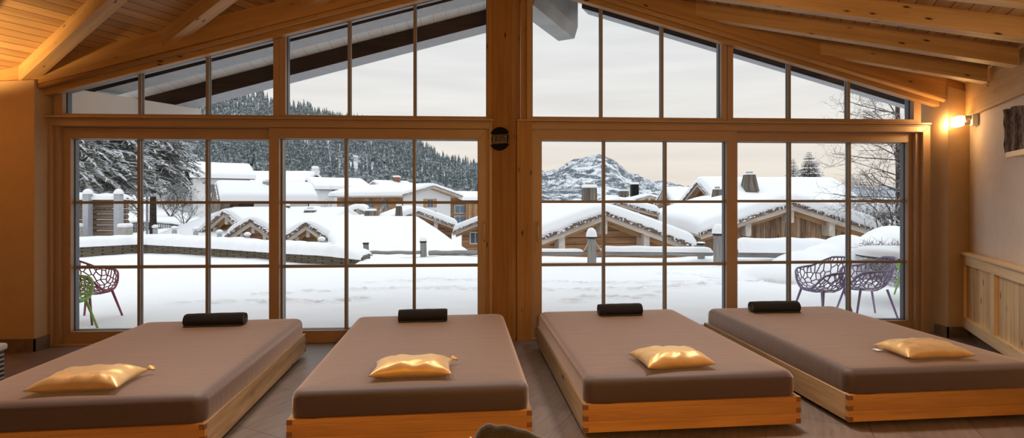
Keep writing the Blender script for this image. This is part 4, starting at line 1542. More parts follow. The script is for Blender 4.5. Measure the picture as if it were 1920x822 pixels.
def cone_tree(seed, layers=9, seg=9, H=18.0, R=3.0):
    rnd = random.Random(seed); b = MB()
    b.tube([(0, 0, 0), (0, 0, H * 0.3)], [0.22, 0.15], 5, cap=False)
    for i in range(layers):
        t = i / layers
        zb = H * (0.08 + 0.86 * t); zt = min(H, zb + H * (0.24 - 0.10 * t))
        rr = R * (1 - t) ** 0.85 * rnd.uniform(0.85, 1.1) + 0.15
        vs = [(0, 0, zt)]
        ph = rnd.random() * 6
        for k in range(seg * 2):
            a = math.pi * k / seg + ph
            r = rr * (1.0 if k % 2 == 0 else 0.52) * rnd.uniform(0.8, 1.15)
            vs.append((r * math.cos(a), r * math.sin(a), zb + (0 if k % 2 == 0 else H * 0.03) + rnd.uniform(-.3, .3)))
        n = seg * 2
        b.add(vs, [(0, 1 + k, 1 + (k + 1) % n) for k in range(n)])
    return b


FT = [cone_tree(s, 9, 6, 18, 2.7 + 0.3 * (s % 3)) for s in range(5)]
frnd = random.Random(11)
slots = []
tries = 0
while len(slots) < 3300 and tries < 60000:
    tries += 1
    px = frnd.uniform(330, 900); t = frnd.uniform(0.05, 1.0) ** 0.8
    P = hH((px - HX0) / (HX1 - HX0), t)
    py = proj(P)[1]
    den = 1.0
    for ex, ey, ew, eh in ((742, 320, 26, 8), (838, 338, 26, 12), (868, 348, 20, 9), (455, 197, 45, 5), (500, 207, 20, 4), (345, 330, 30, 40), (800, 325, 20, 6)):
        if ((px - ex) / ew) ** 2 + ((py - ey) / eh) ** 2 < 1: den = 0.06
    if noise.noise(Vector((P.x * 0.012, P.y * 0.012, 3))) > 0.35: den *= 0.35
    if frnd.random() > den: continue
    slots.append((P, frnd.uniform(0.65, 1.15), frnd.random() * 6.28, frnd.randrange(5)))
slots.sort(key=lambda s: s[0].length / s[1])
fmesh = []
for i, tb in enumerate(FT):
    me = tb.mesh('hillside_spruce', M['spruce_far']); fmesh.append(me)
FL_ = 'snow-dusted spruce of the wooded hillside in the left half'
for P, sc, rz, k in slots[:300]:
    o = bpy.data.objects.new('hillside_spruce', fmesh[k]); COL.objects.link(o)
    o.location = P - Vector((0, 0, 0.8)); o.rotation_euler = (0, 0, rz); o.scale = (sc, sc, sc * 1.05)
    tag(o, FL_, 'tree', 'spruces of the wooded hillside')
arrs = [(np.array(tb.v), tb.f) for tb in FT]
VV = []; FF = []; base = 0
for P, sc, rz, k in slots[300:]:
    v, f = arrs[k]
    c, s = math.cos(rz), math.sin(rz)
    R_ = np.array([[c, s, 0], [-s, c, 0], [0, 0, 1]])
    w_ = v @ R_ * sc + np.array([P.x, P.y, P.z - 0.8])
    VV.append(w_); FF.extend([tuple(base + q for q in ff) for ff in f]); base += len(v)
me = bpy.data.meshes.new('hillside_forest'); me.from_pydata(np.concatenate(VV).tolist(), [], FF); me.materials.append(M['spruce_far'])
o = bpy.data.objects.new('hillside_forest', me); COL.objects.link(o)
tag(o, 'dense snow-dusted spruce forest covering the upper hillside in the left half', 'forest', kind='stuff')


def conifer(name, label, base, H, R, seed, mat, whorls=26, per=9, twigs=9, lean=0.0, z0f=0.08, group=None, droop=0.35, tw=0.5, dens=1.0):
    """spruce: trunk, drooping boughs set with side sprays"""
    rnd = random.Random(seed)
    e = empty(name, base, label=label, cat='tree', group=group)
    b = MB(); b.tube([(0, 0, -0.3), (0, 0, H * 0.5), (0.02, 0, H)], [H * 0.014 + .03, H * 0.009 + .02, 0.01], 8)
    b.build('trunk', M['trunk'], e, local=True, smooth=True)
    b = MB()
    for i in range(whorls):
        t = (i + rnd.random() * 0.6) / whorls
        z = H * (z0f + (1 - z0f) * t)
        L0 = R * (1 - t) ** 0.8 * (0.55 + 0.45 * min(1, t * 6)) + 0.12
        for k in range(per):
            if rnd.random() > dens: continue
            a = 2 * math.pi * (k + rnd.random() * 0.7) / per + i * 1.3
            L = L0 * rnd.uniform(0.7, 1.12)
            d = Vector((math.cos(a), math.sin(a), 0)); sd = Vector((-d.y, d.x, 0))
            dr = droop * (1.2 - t) * rnd.uniform(0.6, 1.3)
            pts = []
            for j in range(5):
                s = j / 4
                pts.append(Vector((0, 0, z)) + d * (L * s) + Vector((0, 0, L * (0.10 * s - dr * s * s * 1.1))))
            # bough spray: narrow folded strip
            m = twigs
            for j in range(m):
                s = (j + 0.6) / m
                q = s * 4; ii = min(3, int(q)); p = pts[ii].lerp(pts[ii + 1], q - ii)
                wl = L * tw * (1 - s * 0.75) * rnd.uniform(0.35, 1.15) + 0.05
                for sg in (-1, 1):
                    dirv = (d * rnd.uniform(0.1, 1.2) + sd * sg * rnd.uniform(0.5, 1.1)).normalized()
                    tip = p + dirv * wl + Vector((0, 0, -wl * rnd.uniform(-0.15, 0.65)))
                    w2 = d * (L / m * 0.85) + sd * rnd.uniform(-.03, .03) * L / 2 + Vector((0, 0, rnd.uniform(-.02, .03) * L))
                    b.add([p - w2 * 0.5, p + w2 * 0.5, tip + w2 * 0.15, tip - w2 * 0.25], [(0, 1, 2, 3) if sg < 0 else (3, 2, 1, 0)])
            b.add([pts[4], pts[3] + sd * 0.06 * L, pts[3] - sd * 0.06 * L], [(0, 1, 2)])
    b.build('snowy_boughs', mat, e, local=True)
    return e


def gz(x, y): return ground_z(x, y)


def basept(px, Y):
    r = azdir(px); t = Y / r.y
    x = r.x * t
    return Vector((x, Y, gz(x, Y)))


conifer('snowy_conifer', 'big snow-laden conifer filling the left edge of the glass doors', basept(172, 22), 10.5, 3.1, 21, M['spruce_near'], 42, 12, 30, droop=0.45, tw=0.36, z0f=0.24)
conifer('snowy_conifer', 'snow-laden conifer right of the big one, behind the lamp post', basept(287, 27), 10.0, 2.35, 22, M['spruce_near'], 42, 12, 30, droop=0.45, tw=0.36, z0f=0.28)
conifer('snowy_conifer', 'snowy conifer hanging in at the extreme left of the glass', basept(120, 19), 9.5, 1.9, 23, M['spruce_near'], 34, 11, 26, droop=0.5, tw=0.36, z0f=0.25)
conifer('dark_conifer', 'larger dark conifer standing behind the big roof at the right', basept(1519, 68) , 0, 0, 1, M['spruce'], 1, 1) if False else None
def top_conifer(px, py, Y, R, seed, label):
    p = basept(px, Y); ztop = at(px, py, Y).z
    conifer('dark_conifer', label, p, ztop - p.z, R, seed, M['spruce'], 38, 10, 9, droop=0.30, tw=0.55)
top_conifer(1517, 283, 68, 3.6, 31, 'larger dark conifer standing behind the big roof at the right')
top_conifer(1487, 296, 74, 2.6, 32, 'smaller dark conifer left of the larger one behind the big roof')
top_conifer(448, 287, 110, 3.6, 33, 'snowy conifer rising behind the white house roof')
top_conifer(385, 292, 100, 3.4, 34, 'snowy conifer behind the left end of the white house')
for k, (px, py, Y) in enumerate(((331, 300, 60), (420, 292, 120), (500, 300, 130), (547, 305, 150), (640, 318, 170), (660, 322, 165), (895, 338, 160), (775, 335, 150))):
    top_conifer(px, py, Y, Y * 0.028, 40 + k, ['conifer between the near conifers and the white house', 'conifer above the middle of the white house roof', 'conifer above the right end of the white house roof', 'conifer just right of the sliding door stile, above the roofs', 'conifer above the right end of the white houses', 'conifer left of the red-brown house', 'conifer at the right end of the left doors, above the timber building', 'conifer right above the ridge of the big chalet'][k])


def branching(name, label, base, height, seed, mat_tr, mat_tw, spread=0.9, levels=5, rad=0.1, trunk_h=None, cat='tree', lean=Vector((0, 0, 0)), group=None, first=0.25, kids=(3, 5), shrink=0.68, upb=0.15, tall=0):
    rnd = random.Random(seed)
    e = empty(name, base, label=label, cat=cat, group=group)
    tb, wb = MB(), MB()
    def grow(p, d, L, r, lev):
        pts = [p]; rr = [r]
        n = 4
        dd = d.copy()
        for i in range(n):
            dd = (dd + Vector((rnd.uniform(-.22, .22), rnd.uniform(-.22, .22), rnd.uniform(-.10, .16) + (upb if lev else 0))) + lean * (0.05 if lev else 0)).normalized()
            pts.append(pts[-1] + dd * (L / n)); rr.append(r * (1 - 0.55 * (i + 1) / n))
        (tb if lev < 2 else wb).tube(pts, rr, 6 if lev < 2 else 3, cap=False)
        if lev >= levels: return
        nk = rnd.randint(*kids) + (4 if lev == 0 else 0)
        for k in range(nk):
            s = first + (1 - first) * (k + rnd.random()) / nk
            q = s * n; ii = min(n - 1, int(q)); pp = pts[ii].lerp(pts[ii + 1], q - ii)
            a = rnd.random() * 6.283
            side = dd.orthogonal().normalized(); side.rotate(Matrix.Rotation(a, 3, dd))
            nd = (dd * (1 - spread * 0.6) + side * spread + lean * 0.35).normalized()
            grow(pp, nd, L * shrink * rnd.uniform(0.6, 1.05) * (1 if lev else 0.75), max(rr[ii] * 0.55, 0.004), lev + 1)
    if tall:
        hz, k_ = height, tall
        tb.tube([Vector((0, 0, -0.2)), Vector((0.03, 0, hz * 0.3)), Vector((-0.02, 0, hz * 0.6)), Vector((0.02, 0, hz))], [rad, rad * 0.85, rad * 0.6, rad * 0.15], 10, cap=False)
        for i in range(k_):
            z = hz * (0.13 + 0.83 * (i + rnd.random()) / k_)
            a = math.pi + rnd.gauss(0, 0.9)
            up = rnd.uniform(-0.15, 0.75)
            grow(Vector((0, 0, z)), Vector((math.cos(a), math.sin(a), up)).normalized(), rnd.uniform(1.0, 2.0) * (1.15 - 0.5 * z / hz), rad * 0.24, 2)
    elif trunk_h:
        pts = [Vector((0, 0, -0.2)), Vector((0.02, 0, trunk_h * 0.5)), Vector((0, 0, trunk_h))]
        tb.tube(pts, [rad, rad * 0.9, rad * 0.75], 10, cap=False)
        grow(Vector((0, 0, trunk_h * 0.98)), Vector((0, 0, 1)), height - trunk_h, rad * 0.75, 0)
    else:
        for k in range(6):
            a = k * 1.05 + rnd.random()
            grow(Vector((0, 0, -0.1)), Vector((math.cos(a) * 0.7, math.sin(a) * 0.7, 0.8)).normalized(), height * 0.7, rad, 1)
    if tb.v: tb.build('trunk', mat_tr, e, local=True, smooth=True)
    if wb.v: wb.build('twigs', mat_tw, e, local=True)
    return e


# the leafless tree at the right, its crown leaning over to the left
tbp = basept(1684, 15.5); tbp.z = -0.3
branching('bare_tree', 'tall leafless tree with snow on its branches at the far right', tbp, 7.6, 77, M['trunk'], M['twig'], spread=0.8, levels=5, rad=0.105, lean=Vector((-0.25, 0, -0.05)), first=0.2, kids=(3, 5), shrink=0.62, upb=0.02, tall=52)
for k, (px, Y, h, r, lab) in enumerate(((1655, 17, 1.9, 0.03, 'snowy leafless bush under the bare tree'), (1600, 20, 1.8, 0.03, 'snowy leafless bush right of the flat snowy roof'), (1700, 15, 2.0, 0.03, 'snowy leafless bush at the extreme right of the glass'),
                                   (1630, 26, 2.4, 0.03, 'snowy leafless bush further back left of the bare tree'), (480, 62, 3.5, 0.06, 'frosted bush right of the dark chalet'), (622, 52, 4.5, 0.07, 'frosted bush before the white house left of the big chalet'),
                                   (600, 50, 3.8, 0.06, 'frosted bush at the right foot of the dark chalet'), (320, 46, 3.6, 0.06, 'frosted bush right of the second snow-laden conifer'), (690, 50, 4.5, 0.07, 'frosted tree before the left corner of the big chalet'),
                                   (345, 40, 2.6, 0.04, 'thin frosted sapling on the snowy slope left of the dark chalet'))):
    p = basept(px, Y)
    if px > 1500: p.z = 0.1
    branching('snowy_bush', lab, p, h, 100 + k, M['twig'], M['twig'], spread=0.8, levels=4, rad=r, cat='bush', kids=(4, 6), shrink=0.62)

# ================================================================== HOUSES
M['logs_h'] = wood('warm_log_cladding', (0.30, 0.15, 0.07), (0.54, 0.31, 0.16), board=0.22, knots=0.3, rough=0.8, vary=0.35, seam=0.02, stretch=8, seamcol=(0.05, 0.025, 0.012))
M['planks_v'] = wood('weathered_upright_planks', (0.24, 0.13, 0.07), (0.56, 0.39, 0.26), board=0.17, knots=0.25, rough=0.85, vary=0.45, seam=0.012, stretch=8, seamcol=(0.04, 0.025, 0.015))
M['barge'] = wood('weathered_barge_board', (0.46, 0.38, 0.31), (0.68, 0.61, 0.54), knots=0.1, rough=0.85, stretch=12)
M['fascia'] = wood('orange_inner_fascia', (0.38, 0.20, 0.09), (0.50, 0.30, 0.15), knots=0.1, rough=0.8)
M['shingle'] = snowy('snow_caught_shingle_edge', (0.05, 0.035, 0.03), (0.26, 0.19, 0.15), thr=0.05, soft=0.25, nscale=13, namp=2.4)
M['purlin'] = plain('pale_sawn_purlin_end', (0.62, 0.56, 0.50), 0.8, var=0.15, nscale=9)
M['render_white'] = plain('white_house_render', (0.74, 0.75, 0.76), 0.9, var=0.03)
M['dark_timber'] = wood('dark_chalet_timber', (0.03, 0.022, 0.02), (0.08, 0.055, 0.045), board=0.2, knots=0, rough=0.8, vary=0.3, seam=0.02)
M['redbrown'] = plain('red_brown_timber_cladding', (0.26, 0.10, 0.06), 0.8, var=0.1)
M['winglass'] = plain('dark_blue_window_glass', (0.10, 0.14, 0.19), 0.12, var=0.15, nscale=2)
M['winframe'] = plain('pale_window_frame', (0.66, 0.62, 0.56), 0.6)
M['shutter'] = plain('brown_shutter', (0.42, 0.22, 0.10), 0.7, var=0.1)
M['chimney'] = wood('grey_boarded_chimney', (0.11, 0.09, 0.075), (0.24, 0.2, 0.17), board=0.14, knots=0, rough=0.85, vary=0.3, seam=0.012)
M['yellow_wall'] = plain('ochre_house_wall', (0.55, 0.38, 0.16), 0.9)
WALLM = {'logs': M['logs_h'], 'planks': M['planks_v'], 'white': M['render_white'], 'dark': M['dark_timber'], 'red': M['redbrown'], 'yellow': M['yellow_wall']}


class House:
    """P0: front end of the ridge (top of the roof boards); az: direction the ridge runs away in (deg, 0 = +Y, clockwise)"""
    def __init__(s, label, P0, az, L, w1, w2, slope, wallm, zb, snow=0.45, side_ov=0.45, front_ov=0.7, name='snowy_hut', cat='hut', gable_m=None, purlins=0, pur_t=0.22, trim=True, back_ov=0.4, snow_seed=0, thick=0.10, slope2=None):
        a = math.radians(az)
        s.n = Vector((math.sin(a), math.cos(a), 0)); s.e = Vector((math.cos(a), -math.sin(a), 0))
        s.P0 = Vector(P0); s.L = L; s.w1 = w1; s.w2 = w2; s.sl = slope; s.sl2 = slope2 or slope; s.fo = front_ov; s.thick = thick
        if P0[1] > 35: snow *= 0.65
        s.root = empty(name, (P0[0], P0[1], zb), label=label, cat=cat)
        s.zb = zb
        r = s.root
        def rz(x): return -(s.sl if x < 0 else s.sl2) * abs(x)
        # walls
        b = MB()
        xa, xb = -w1 + side_ov, w2 - side_ov
        t0, t1 = front_ov, L - back_ov
        top = -thick - 0.02
        gp = [s.pt(xa, t0, None, zb), s.pt(xb, t0, None, zb), s.pt(xb, t0, rz(xb) + top), s.pt(0, t0, top), s.pt(xa, t0, rz(xa) + top)]
        b.prism(gp, s.n * (t1 - t0), grain=(Vector((0, 0, 1)) if wallm == 'planks' else s.e))
        s.wall = b.build('wall', WALLM[wallm], r)
        # roof boards
        b = MB()
        for sx, w in ((-1, w1), (1, w2)):
            P = [s.pt(0, 0, 0), s.pt(sx * w, 0, rz(sx * w)), s.pt(sx * w, 0, rz(sx * w) - thick), s.pt(0, 0, -thick)]
            b.prism(P, s.n * L, grain=s.e)
        s.roof = b.build('roof', M['dark_timber'] if not trim else M['barge'], r)
        if trim:
            b = MB()
            for sx, w in ((-1, w1), (1, w2)):
                A = s.pt(0, -0.03, 0); B = s.pt(sx * w, -0.03, rz(sx * w)); h = Vector((0, 0, 0.16))
                b.prism([A - h, B - h, B, A], -s.n * 0.035, grain=B - A)
            b.build('barge_board', M['barge'], s.roof)
            b = MB()
            for sx, w in ((-1, w1), (1, w2)):
                A = s.pt(0, -0.06, 0.002); B = s.pt(sx * w * 1.02, -0.06, rz(sx * w * 1.02) + 0.002); h = Vector((0, 0, 0.12))
                d = (B - A); nn = max(4, int(d.length / 0.14))
                for i in range(nn):
                    p = A + d * (i / nn); q = A + d * ((i + 1.05) / nn)
                    j = random.uniform(-.02, .03)
                    b.prism([p, q, q + h + Vector((0, 0, j)), p + h * 0.85 + Vector((0, 0, j))], -s.n * (0.05 + random.uniform(0, .04)), grain=d)
            b.build('shingle_edge', M['shingle'], s.roof)
            b = MB()
            for sx, w in ((-1, w1), (1, w2)):
                A = s.pt(0, front_ov * 0.5, -0.10); B = s.pt(sx * w * 0.97, front_ov * 0.5, rz(sx * w * 0.97) - 0.10); h = Vector((0, 0, 0.20))
                b.prism([A - h, B - h, B, A], -s.n * 0.05, grain=B - A)
            b.build('inner_fascia', M['fascia'], s.roof)
        # snow
        if snow:
            b = MB()
            W = w1 + w2; NU, NV = 30, 14
            def sn(u, v):
                uu = 0.5 - 0.5 * math.cos(math.pi * u); x = -w1 * 1.01 + W * 1.01 * uu
                t = 0.02 + (L + 0.08) * (0.5 - 0.5 * math.cos(math.pi * v))
                ds = min(x + w1 * 1.01, w2 * 1.01 - x); dt = min(t - 0.02, L + 0.10 - t)
                R_ = min(0.30, snow * 0.7)
                k = min(1, max(ds, 0) / R_); k2 = min(1, max(dt, 0) / R_)
                f = (0.35 + 0.65 * math.sqrt(max(0, 1 - (1 - k) ** 2))) * (0.62 + 0.38 * math.sqrt(max(0, 1 - (1 - k2) ** 2)))
                zr_ = -(s.sl if x < 0 else s.sl2) * (math.sqrt(x * x + 0.12) - 0.25)
                nz_ = 1 + 0.10 * noise.noise(Vector((x * 0.55, t * 0.4, 7 + snow_seed))) 
                return s.pt(x, t, zr_ + 0.10 + snow * f * nz_)
            b.grid(sn, NU, NV)
            # skirt down to the boards
            def edge(path):
                for p, q in zip(path[:-1], path[1:]):
                    (x0_, t0_), (x1_, t1_) = p, q
                    P, Q = sn(*p), sn(*q)
                    def low(uv, T):
                        uu = 0.5 - 0.5 * math.cos(math.pi * uv[0]); x = -w1 * 1.01 + W * 1.01 * uu
                        return Vector((T.x, T.y, s.P0.z + rz(x) + 0.0))
                    b.add([P, Q, low(q, Q), low(p, P)], [(0, 3, 2, 1)])
            us = [i / NU for i in range(NU + 1)]; vs_ = [i / NV for i in range(NV + 1)]
            edge([(u, 0) for u in us]); edge([(1, v) for v in vs_]); edge([(u, 1) for u in reversed(us)]); edge([(0, v) for v in reversed(vs_)])
            so = b.build('roof_snow', M['snow'], r, smooth=True)
            so.modifiers.new('w', 'WELD').merge_threshold = 0.002
        # purlin ends
        if purlins:
            xs = {1: [0], 3: [-0.46, 0, 0.46], 2: [-0.4, 0.4]}[purlins]
            for k in xs:
                x = k * (w1 if k < 0 else w2)
                b = MB(); pt_ = pur_t
                zt = rz(x) - thick - 0.02
                P = [s.pt(x - pt_ / 2, 0.08, zt - pt_ * 2.4), s.pt(x + pt_ / 2, 0.08, zt - pt_ * 2.4), s.pt(x + pt_ / 2, 0.08, zt), s.pt(x - pt_ / 2, 0.08, zt)]
                P = [s.pt(x - pt_ * 0.3, 0.08, zt - pt_ * 2.55), s.pt(x + pt_ * 0.3, 0.08, zt - pt_ * 2.55)] + P[1:] + [P[0]]
                b.prism(P, s.n * (front_ov - 0.0), grain=(0, 0, 1))
                b.build('purlin_end', M['purlin'], r)

    def pt(s, x, t, dz, z=None):
        p = s.P0 + s.e * x + s.n * t
        return Vector((p.x, p.y, (s.P0.z + dz) if z is None else z))

    def window(s, x, z, w, h, shutters=False, face='front', t=None):
        if face == 'front':
            o = s.pt(x, s.fo - 0.001, None, z); ex = s.e; nn = -s.n
        else:
            sx = -1 if face == 'left' else 1
            xx = (-s.w1 + 0.45) if sx < 0 else (s.w2 - 0.45)
            o = s.pt(xx, t, None, z); ex = s.n; nn = s.e * sx
        up = Vector((0, 0, 1))
        def quad(x0, x1, z0, z1, d0, d1, m, nm, par):
            b = MB(); P = [o + ex * x0 + up * z0 + nn * d0, o + ex * x1 + up * z0 + nn * d0, o + ex * x1 + up * z1 + nn * d0, o + ex * x0 + up * z1 + nn * d0]
            b.prism(P, nn * (d1 - d0)); return b.build(nm, m, par)
        f = quad(-w / 2 - .07, w / 2 + .07, -.07, h + .07, 0.0, 0.05, M['winframe'], 'window_frame', s.root)
        for a, c in ((-w / 2, -0.02), (0.02, w / 2)): quad(a, c, 0, h, 0.051, 0.056, M['winglass'], 'window_pane', f)
        if shutters:
            for sg in (-1, 1):
                a = sg * (w / 2 + .09); c = sg * (w / 2 + .09 + w * 0.5)
                quad(min(a, c), max(a, c), -0.03, h + .03, 0.0, 0.06, M['shutter'], 'shutter', s.root)

    def chimney(s, x, t, w, h, taper=0.8, snow=0.15, mat=None, z=None):
        zz = s.P0.z - s.sl * abs(x) - 0.3 if z is None else z
        c = s.pt(x, t, None, zz)
        b = MB(); k = taper
        vs = [c + Vector((sx * w / 2, sy * w / 2, 0)) for sx, sy in ((-1, -1), (1, -1), (1, 1), (-1, 1))] + [c + Vector((sx * w / 2 * k, sy * w / 2 * k, h + 0.3)) for sx, sy in ((-1, -1), (1, -1), (1, 1), (-1, 1))]
        for f in ((0, 1, 5, 4), (1, 2, 6, 5), (2, 3, 7, 6), (3, 0, 4, 7), (4, 5, 6, 7)):
            P = [vs[i] for i in f]
            b.add(P, [(0, 1, 2, 3)], [[(0, 0), (0, w), (h, w), (h, 0)]])
        o = b.build('chimney', mat or M['chimney'], s.root)
        zt = zz + h + 0.3
        b = MB(); b.box(c.x - w * k * .55, c.x + w * k * .55, c.y - w * k * .55, c.y + w * k * .55, zt + .001, zt + snow)
        b.build('chimney_snow', M['snow'], o, bevel=snow * 0.4)
        b = MB(); b.box(c.x - w * k * .28, c.x + w * k * .28, c.y - w * k * .28, c.y + w * k * .28, zt + snow + .001, zt + snow + h * 0.14); b.build('chimney_cap', M['metalclad'], o)


def halfw(P0, az, px, py=None):
    """distance along e from P0 whose direction is pixel column px (front plane)"""
    a = math.radians(az); e = Vector((math.cos(a), -math.sin(a), 0))
    r = ray(px, HY)
    # P0 + e*x parallel to r in plan
    return (r.x * P0.y - r.y * P0.x) / (e.x * r.y - e.y * r.x)


def alongL(P0, az, px):
    a = math.radians(az); n = Vector((math.sin(a), math.cos(a), 0)); r = ray(px, HY)
    return (r.x * P0.y - r.y * P0.x) / (n.x * r.y - n.y * r.x)


def slope_for(P0, az, x, py):
    """slope so that the eave at signed distance x projects to row py"""
    a = math.radians(az); e = Vector((math.cos(a), -math.sin(a), 0)); p = P0 + e * x
    d = p.y * CY_ + p.x * SY_
    z = EYE - (py - HY) / FPX * d
    return (P0.z - z) / abs(x)


def near_w(P0, az, sgn, slope, py):
    """half width so that the eave beside P0 projects to row py"""
    a = math.radians(az); e = Vector((math.cos(a), -math.sin(a), 0)) * sgn
    lo, hi = 0.2, 60
    for _ in range(50):
        m = (lo + hi) / 2; p = P0 + e * m + Vector((0, 0, -slope * m))
        if (p.y * CY_ + p.x * SY_) < 3 or proj(p)[1] > py: hi = m
        else: lo = m
    return lo


VB = -4.0
# --- right half
P = at(1135, 403.5, 16.5); az = -6
w2 = halfw(P, az, 1305); sl = slope_for(P, az, w2, 468)
H = House('log hut with snowy roof right behind the fence, its gable facing the terrace', P, az, 9, w2 * 0.98, w2, sl, 'logs', VB + 1.0, snow=0.34, purlins=3, pur_t=0.20, side_ov=0.35)
c = at(1105, 378, 23.5)
H.chimney((c - H.P0).dot(H.e), (c - H.P0).dot(H.n), 0.62, 0.66, 0.92, 0.16, z=c.z - 0.35)
H1 = H
P = at(1485, 386, 17.5); az = 12
w2 = halfw(P, az, 1655); sl = slope_for(P, az, w2, 441)
w1 = -halfw(P, az, 1313)
H = House('plank-walled hut with wide snowy roof behind the purple chairs', P, az, 15, w1, w2, sl, 'planks', VB + 1.4, snow=0.40, purlins=3, pur_t=0.19, side_ov=0.4)
# big roof behind it
P = at(1309, 345, 33); az = 84
H = House('large snowy-roofed chalet behind the plank hut, with a tapering chimney', P, az, alongL(P, az, 1556), 7.0, near_w(P, az, 1, 0.62, 408), 0.62, 'logs', VB, snow=0.5, name='snowy_chalet', cat='house', purlins=2, pur_t=0.25, front_ov=0.6)
c = at(1405, 349, 31.5)
H.chimney((c - H.P0).dot(H.e), (c - H.P0).dot(H.n), 0.85, 0.75, 0.62, 0.08, z=c.z - 0.35)
c = at(1345, 375, 27)
H.chimney((c - H.P0).dot(H.e), (c - H.P0).dot(H.n), 0.6, 0.75, 0.6, 0.05, z=c.z - 0.5)
P = at(1245, 357, 46); az = 80
H = House('snowy-roofed chalet with steep gable left of the largest one', P, az, alongL(P, az, 1312), 6.0, near_w(P, az, 1, 0.9, 408), 0.9, 'logs', VB, snow=0.5, name='snowy_chalet', cat='house', purlins=2, front_ov=0.6)
P = at(1218, 369, 56); az = 4
H = House('small hut with dark chimney left of the steep-gabled chalet', P, az, 8, 4.5, 1.9, 0.28, 'logs', VB - 1, snow=0.4, purlins=1)
H.chimney(-1.0, 3, 0.8, 1.7, 1.0, 0.25, mat=M['black'])
P = at(1163, 383, 30); az = 10
w2 = halfw(P, az, 1236); sl = slope_for(P, az, w2, 403)
H = House('log hut with open gable truss behind the nearest right hut', P, az, 8, w2 * 0.9, w2, sl, 'logs', VB, snow=0.35, purlins=3, pur_t=0.2)
H.window(w2 * 0.35, H.P0.z - 1.9, 0.6, 0.6); H.window(w2 * 0.72, H.P0.z - 2.1, 0.4, 0.55)
P = at(1125, 372, 62); az = 78
H = House('long low snowy roof between the mountain and the nearest right hut', P, az, alongL(P, az, 1185), 3, 4, 0.25, 'logs', VB, snow=0.5, trim=False)
H.chimney(1.0, alongL(P, az, 1162), 1.1, 1.1, 0.9, 0.2)
P = at(1590, 393, 24); az = 95
H = House('small snowy lean-to roof right of the plank hut', P, az, 1.6, 1.0, 1.0, 0.12, 'dark', 0.6 - 2.5, snow=0.25, trim=False, side_ov=0.3, front_ov=0.15, back_ov=0.15)

# --- left half: near huts sharing the broad roof
P = at(421.7, 400, 21); az = 8
w1 = -halfw(P, az, 372); w2 = halfw(P, az, 455)
H = House('leftmost of three small log gables beyond the hedge wall', P, az, 8, w1, w1 * 0.9, slope_for(P, az, -w1, 445), 'logs', VB, snow=0.17, purlins=3, pur_t=0.13, front_ov=0.45, side_ov=0.2)
P = at(471.7, 416, 19); az = 8
w1 = -halfw(P, az, 425)
H = House('middle one of three small log gables beyond the hedge wall', P, az, 8, w1, w1, slope_for(P, az, -w1, 448), 'logs', VB, snow=0.17, purlins=3, pur_t=0.12, front_ov=0.45, side_ov=0.2)
P = at(575.6, 422.5, 18); az = 2
w2 = halfw(P, az, 621)
H = House('rightmost of three small log gables beyond the hedge wall', P, az, 7, w2, w2, slope_for(P, az, w2, 455), 'logs', VB, snow=0.15, purlins=3, pur_t=0.12, front_ov=0.45, side_ov=0.2)
P = at(425, 408, 27); az = 88
House('wide snowy roof rising behind the three small log gables', P, az, alongL(P, az, 650), 6, 7.0, 0.16, 'logs', VB - 1.5, snow=0.45, trim=False, name='snowy_chalet', cat='house')
P = Vector((-6.45, 20.3, 0.40)); az = 65
H = House('broad snow-covered roof behind the fence in the left half', P, az, 3.96, 5, 6.6, 0.19, 'logs', VB - 1.5, snow=0.40, trim=False, name='snowy_chalet', cat='house')
for px, py, w_, h_, yc_ in ((582, 406, 0.62, 0.28, 25.5), (538, 406, 0.3, 0.5, 25.5), (695, 411, 0.58, 0.36, 23.5), (748, 404, 0.34, 0.42, 24.5)):
    c = at(px, py, yc_); H.chimney((c - H.P0).dot(H.e), (c - H.P0).dot(H.n), w_, h_, 0.72, 0.10, z=c.z - 0.3)
P = at(671, 394, 34); az = -12
w2 = halfw(P, az, 692)
H = House('tiny log gable between the white house and the big chalet', P, az, 7, w2 * 1.5, w2, slope_for(P, az, w2, 404), 'logs', VB, snow=0.35, purlins=1, pur_t=0.22, side_ov=0.2)
P = at(783, 399.5, 32); az = -14
w2 = halfw(P, az, 858)
H = House('log hut with long snowy gable in front of the big white chalet', P, az, 7, w2 * 0.8, w2, slope_for(P, az, w2, 428), 'logs', VB, snow=0.35, purlins=3, pur_t=0.22, side_ov=0.25)
P = at(912, 413, 30); az = 14
w1 = -halfw(P, az, 850)
H = House('log hut half hidden by the right stile of the left doors', P, az, 7, w1, w1, slope_for(P, az, -w1, 437), 'logs', VB, snow=0.30, purlins=0, side_ov=0.3)
H.window(-w1 * 0.42, H.P0.z - 1.4, 0.55, 0.6)
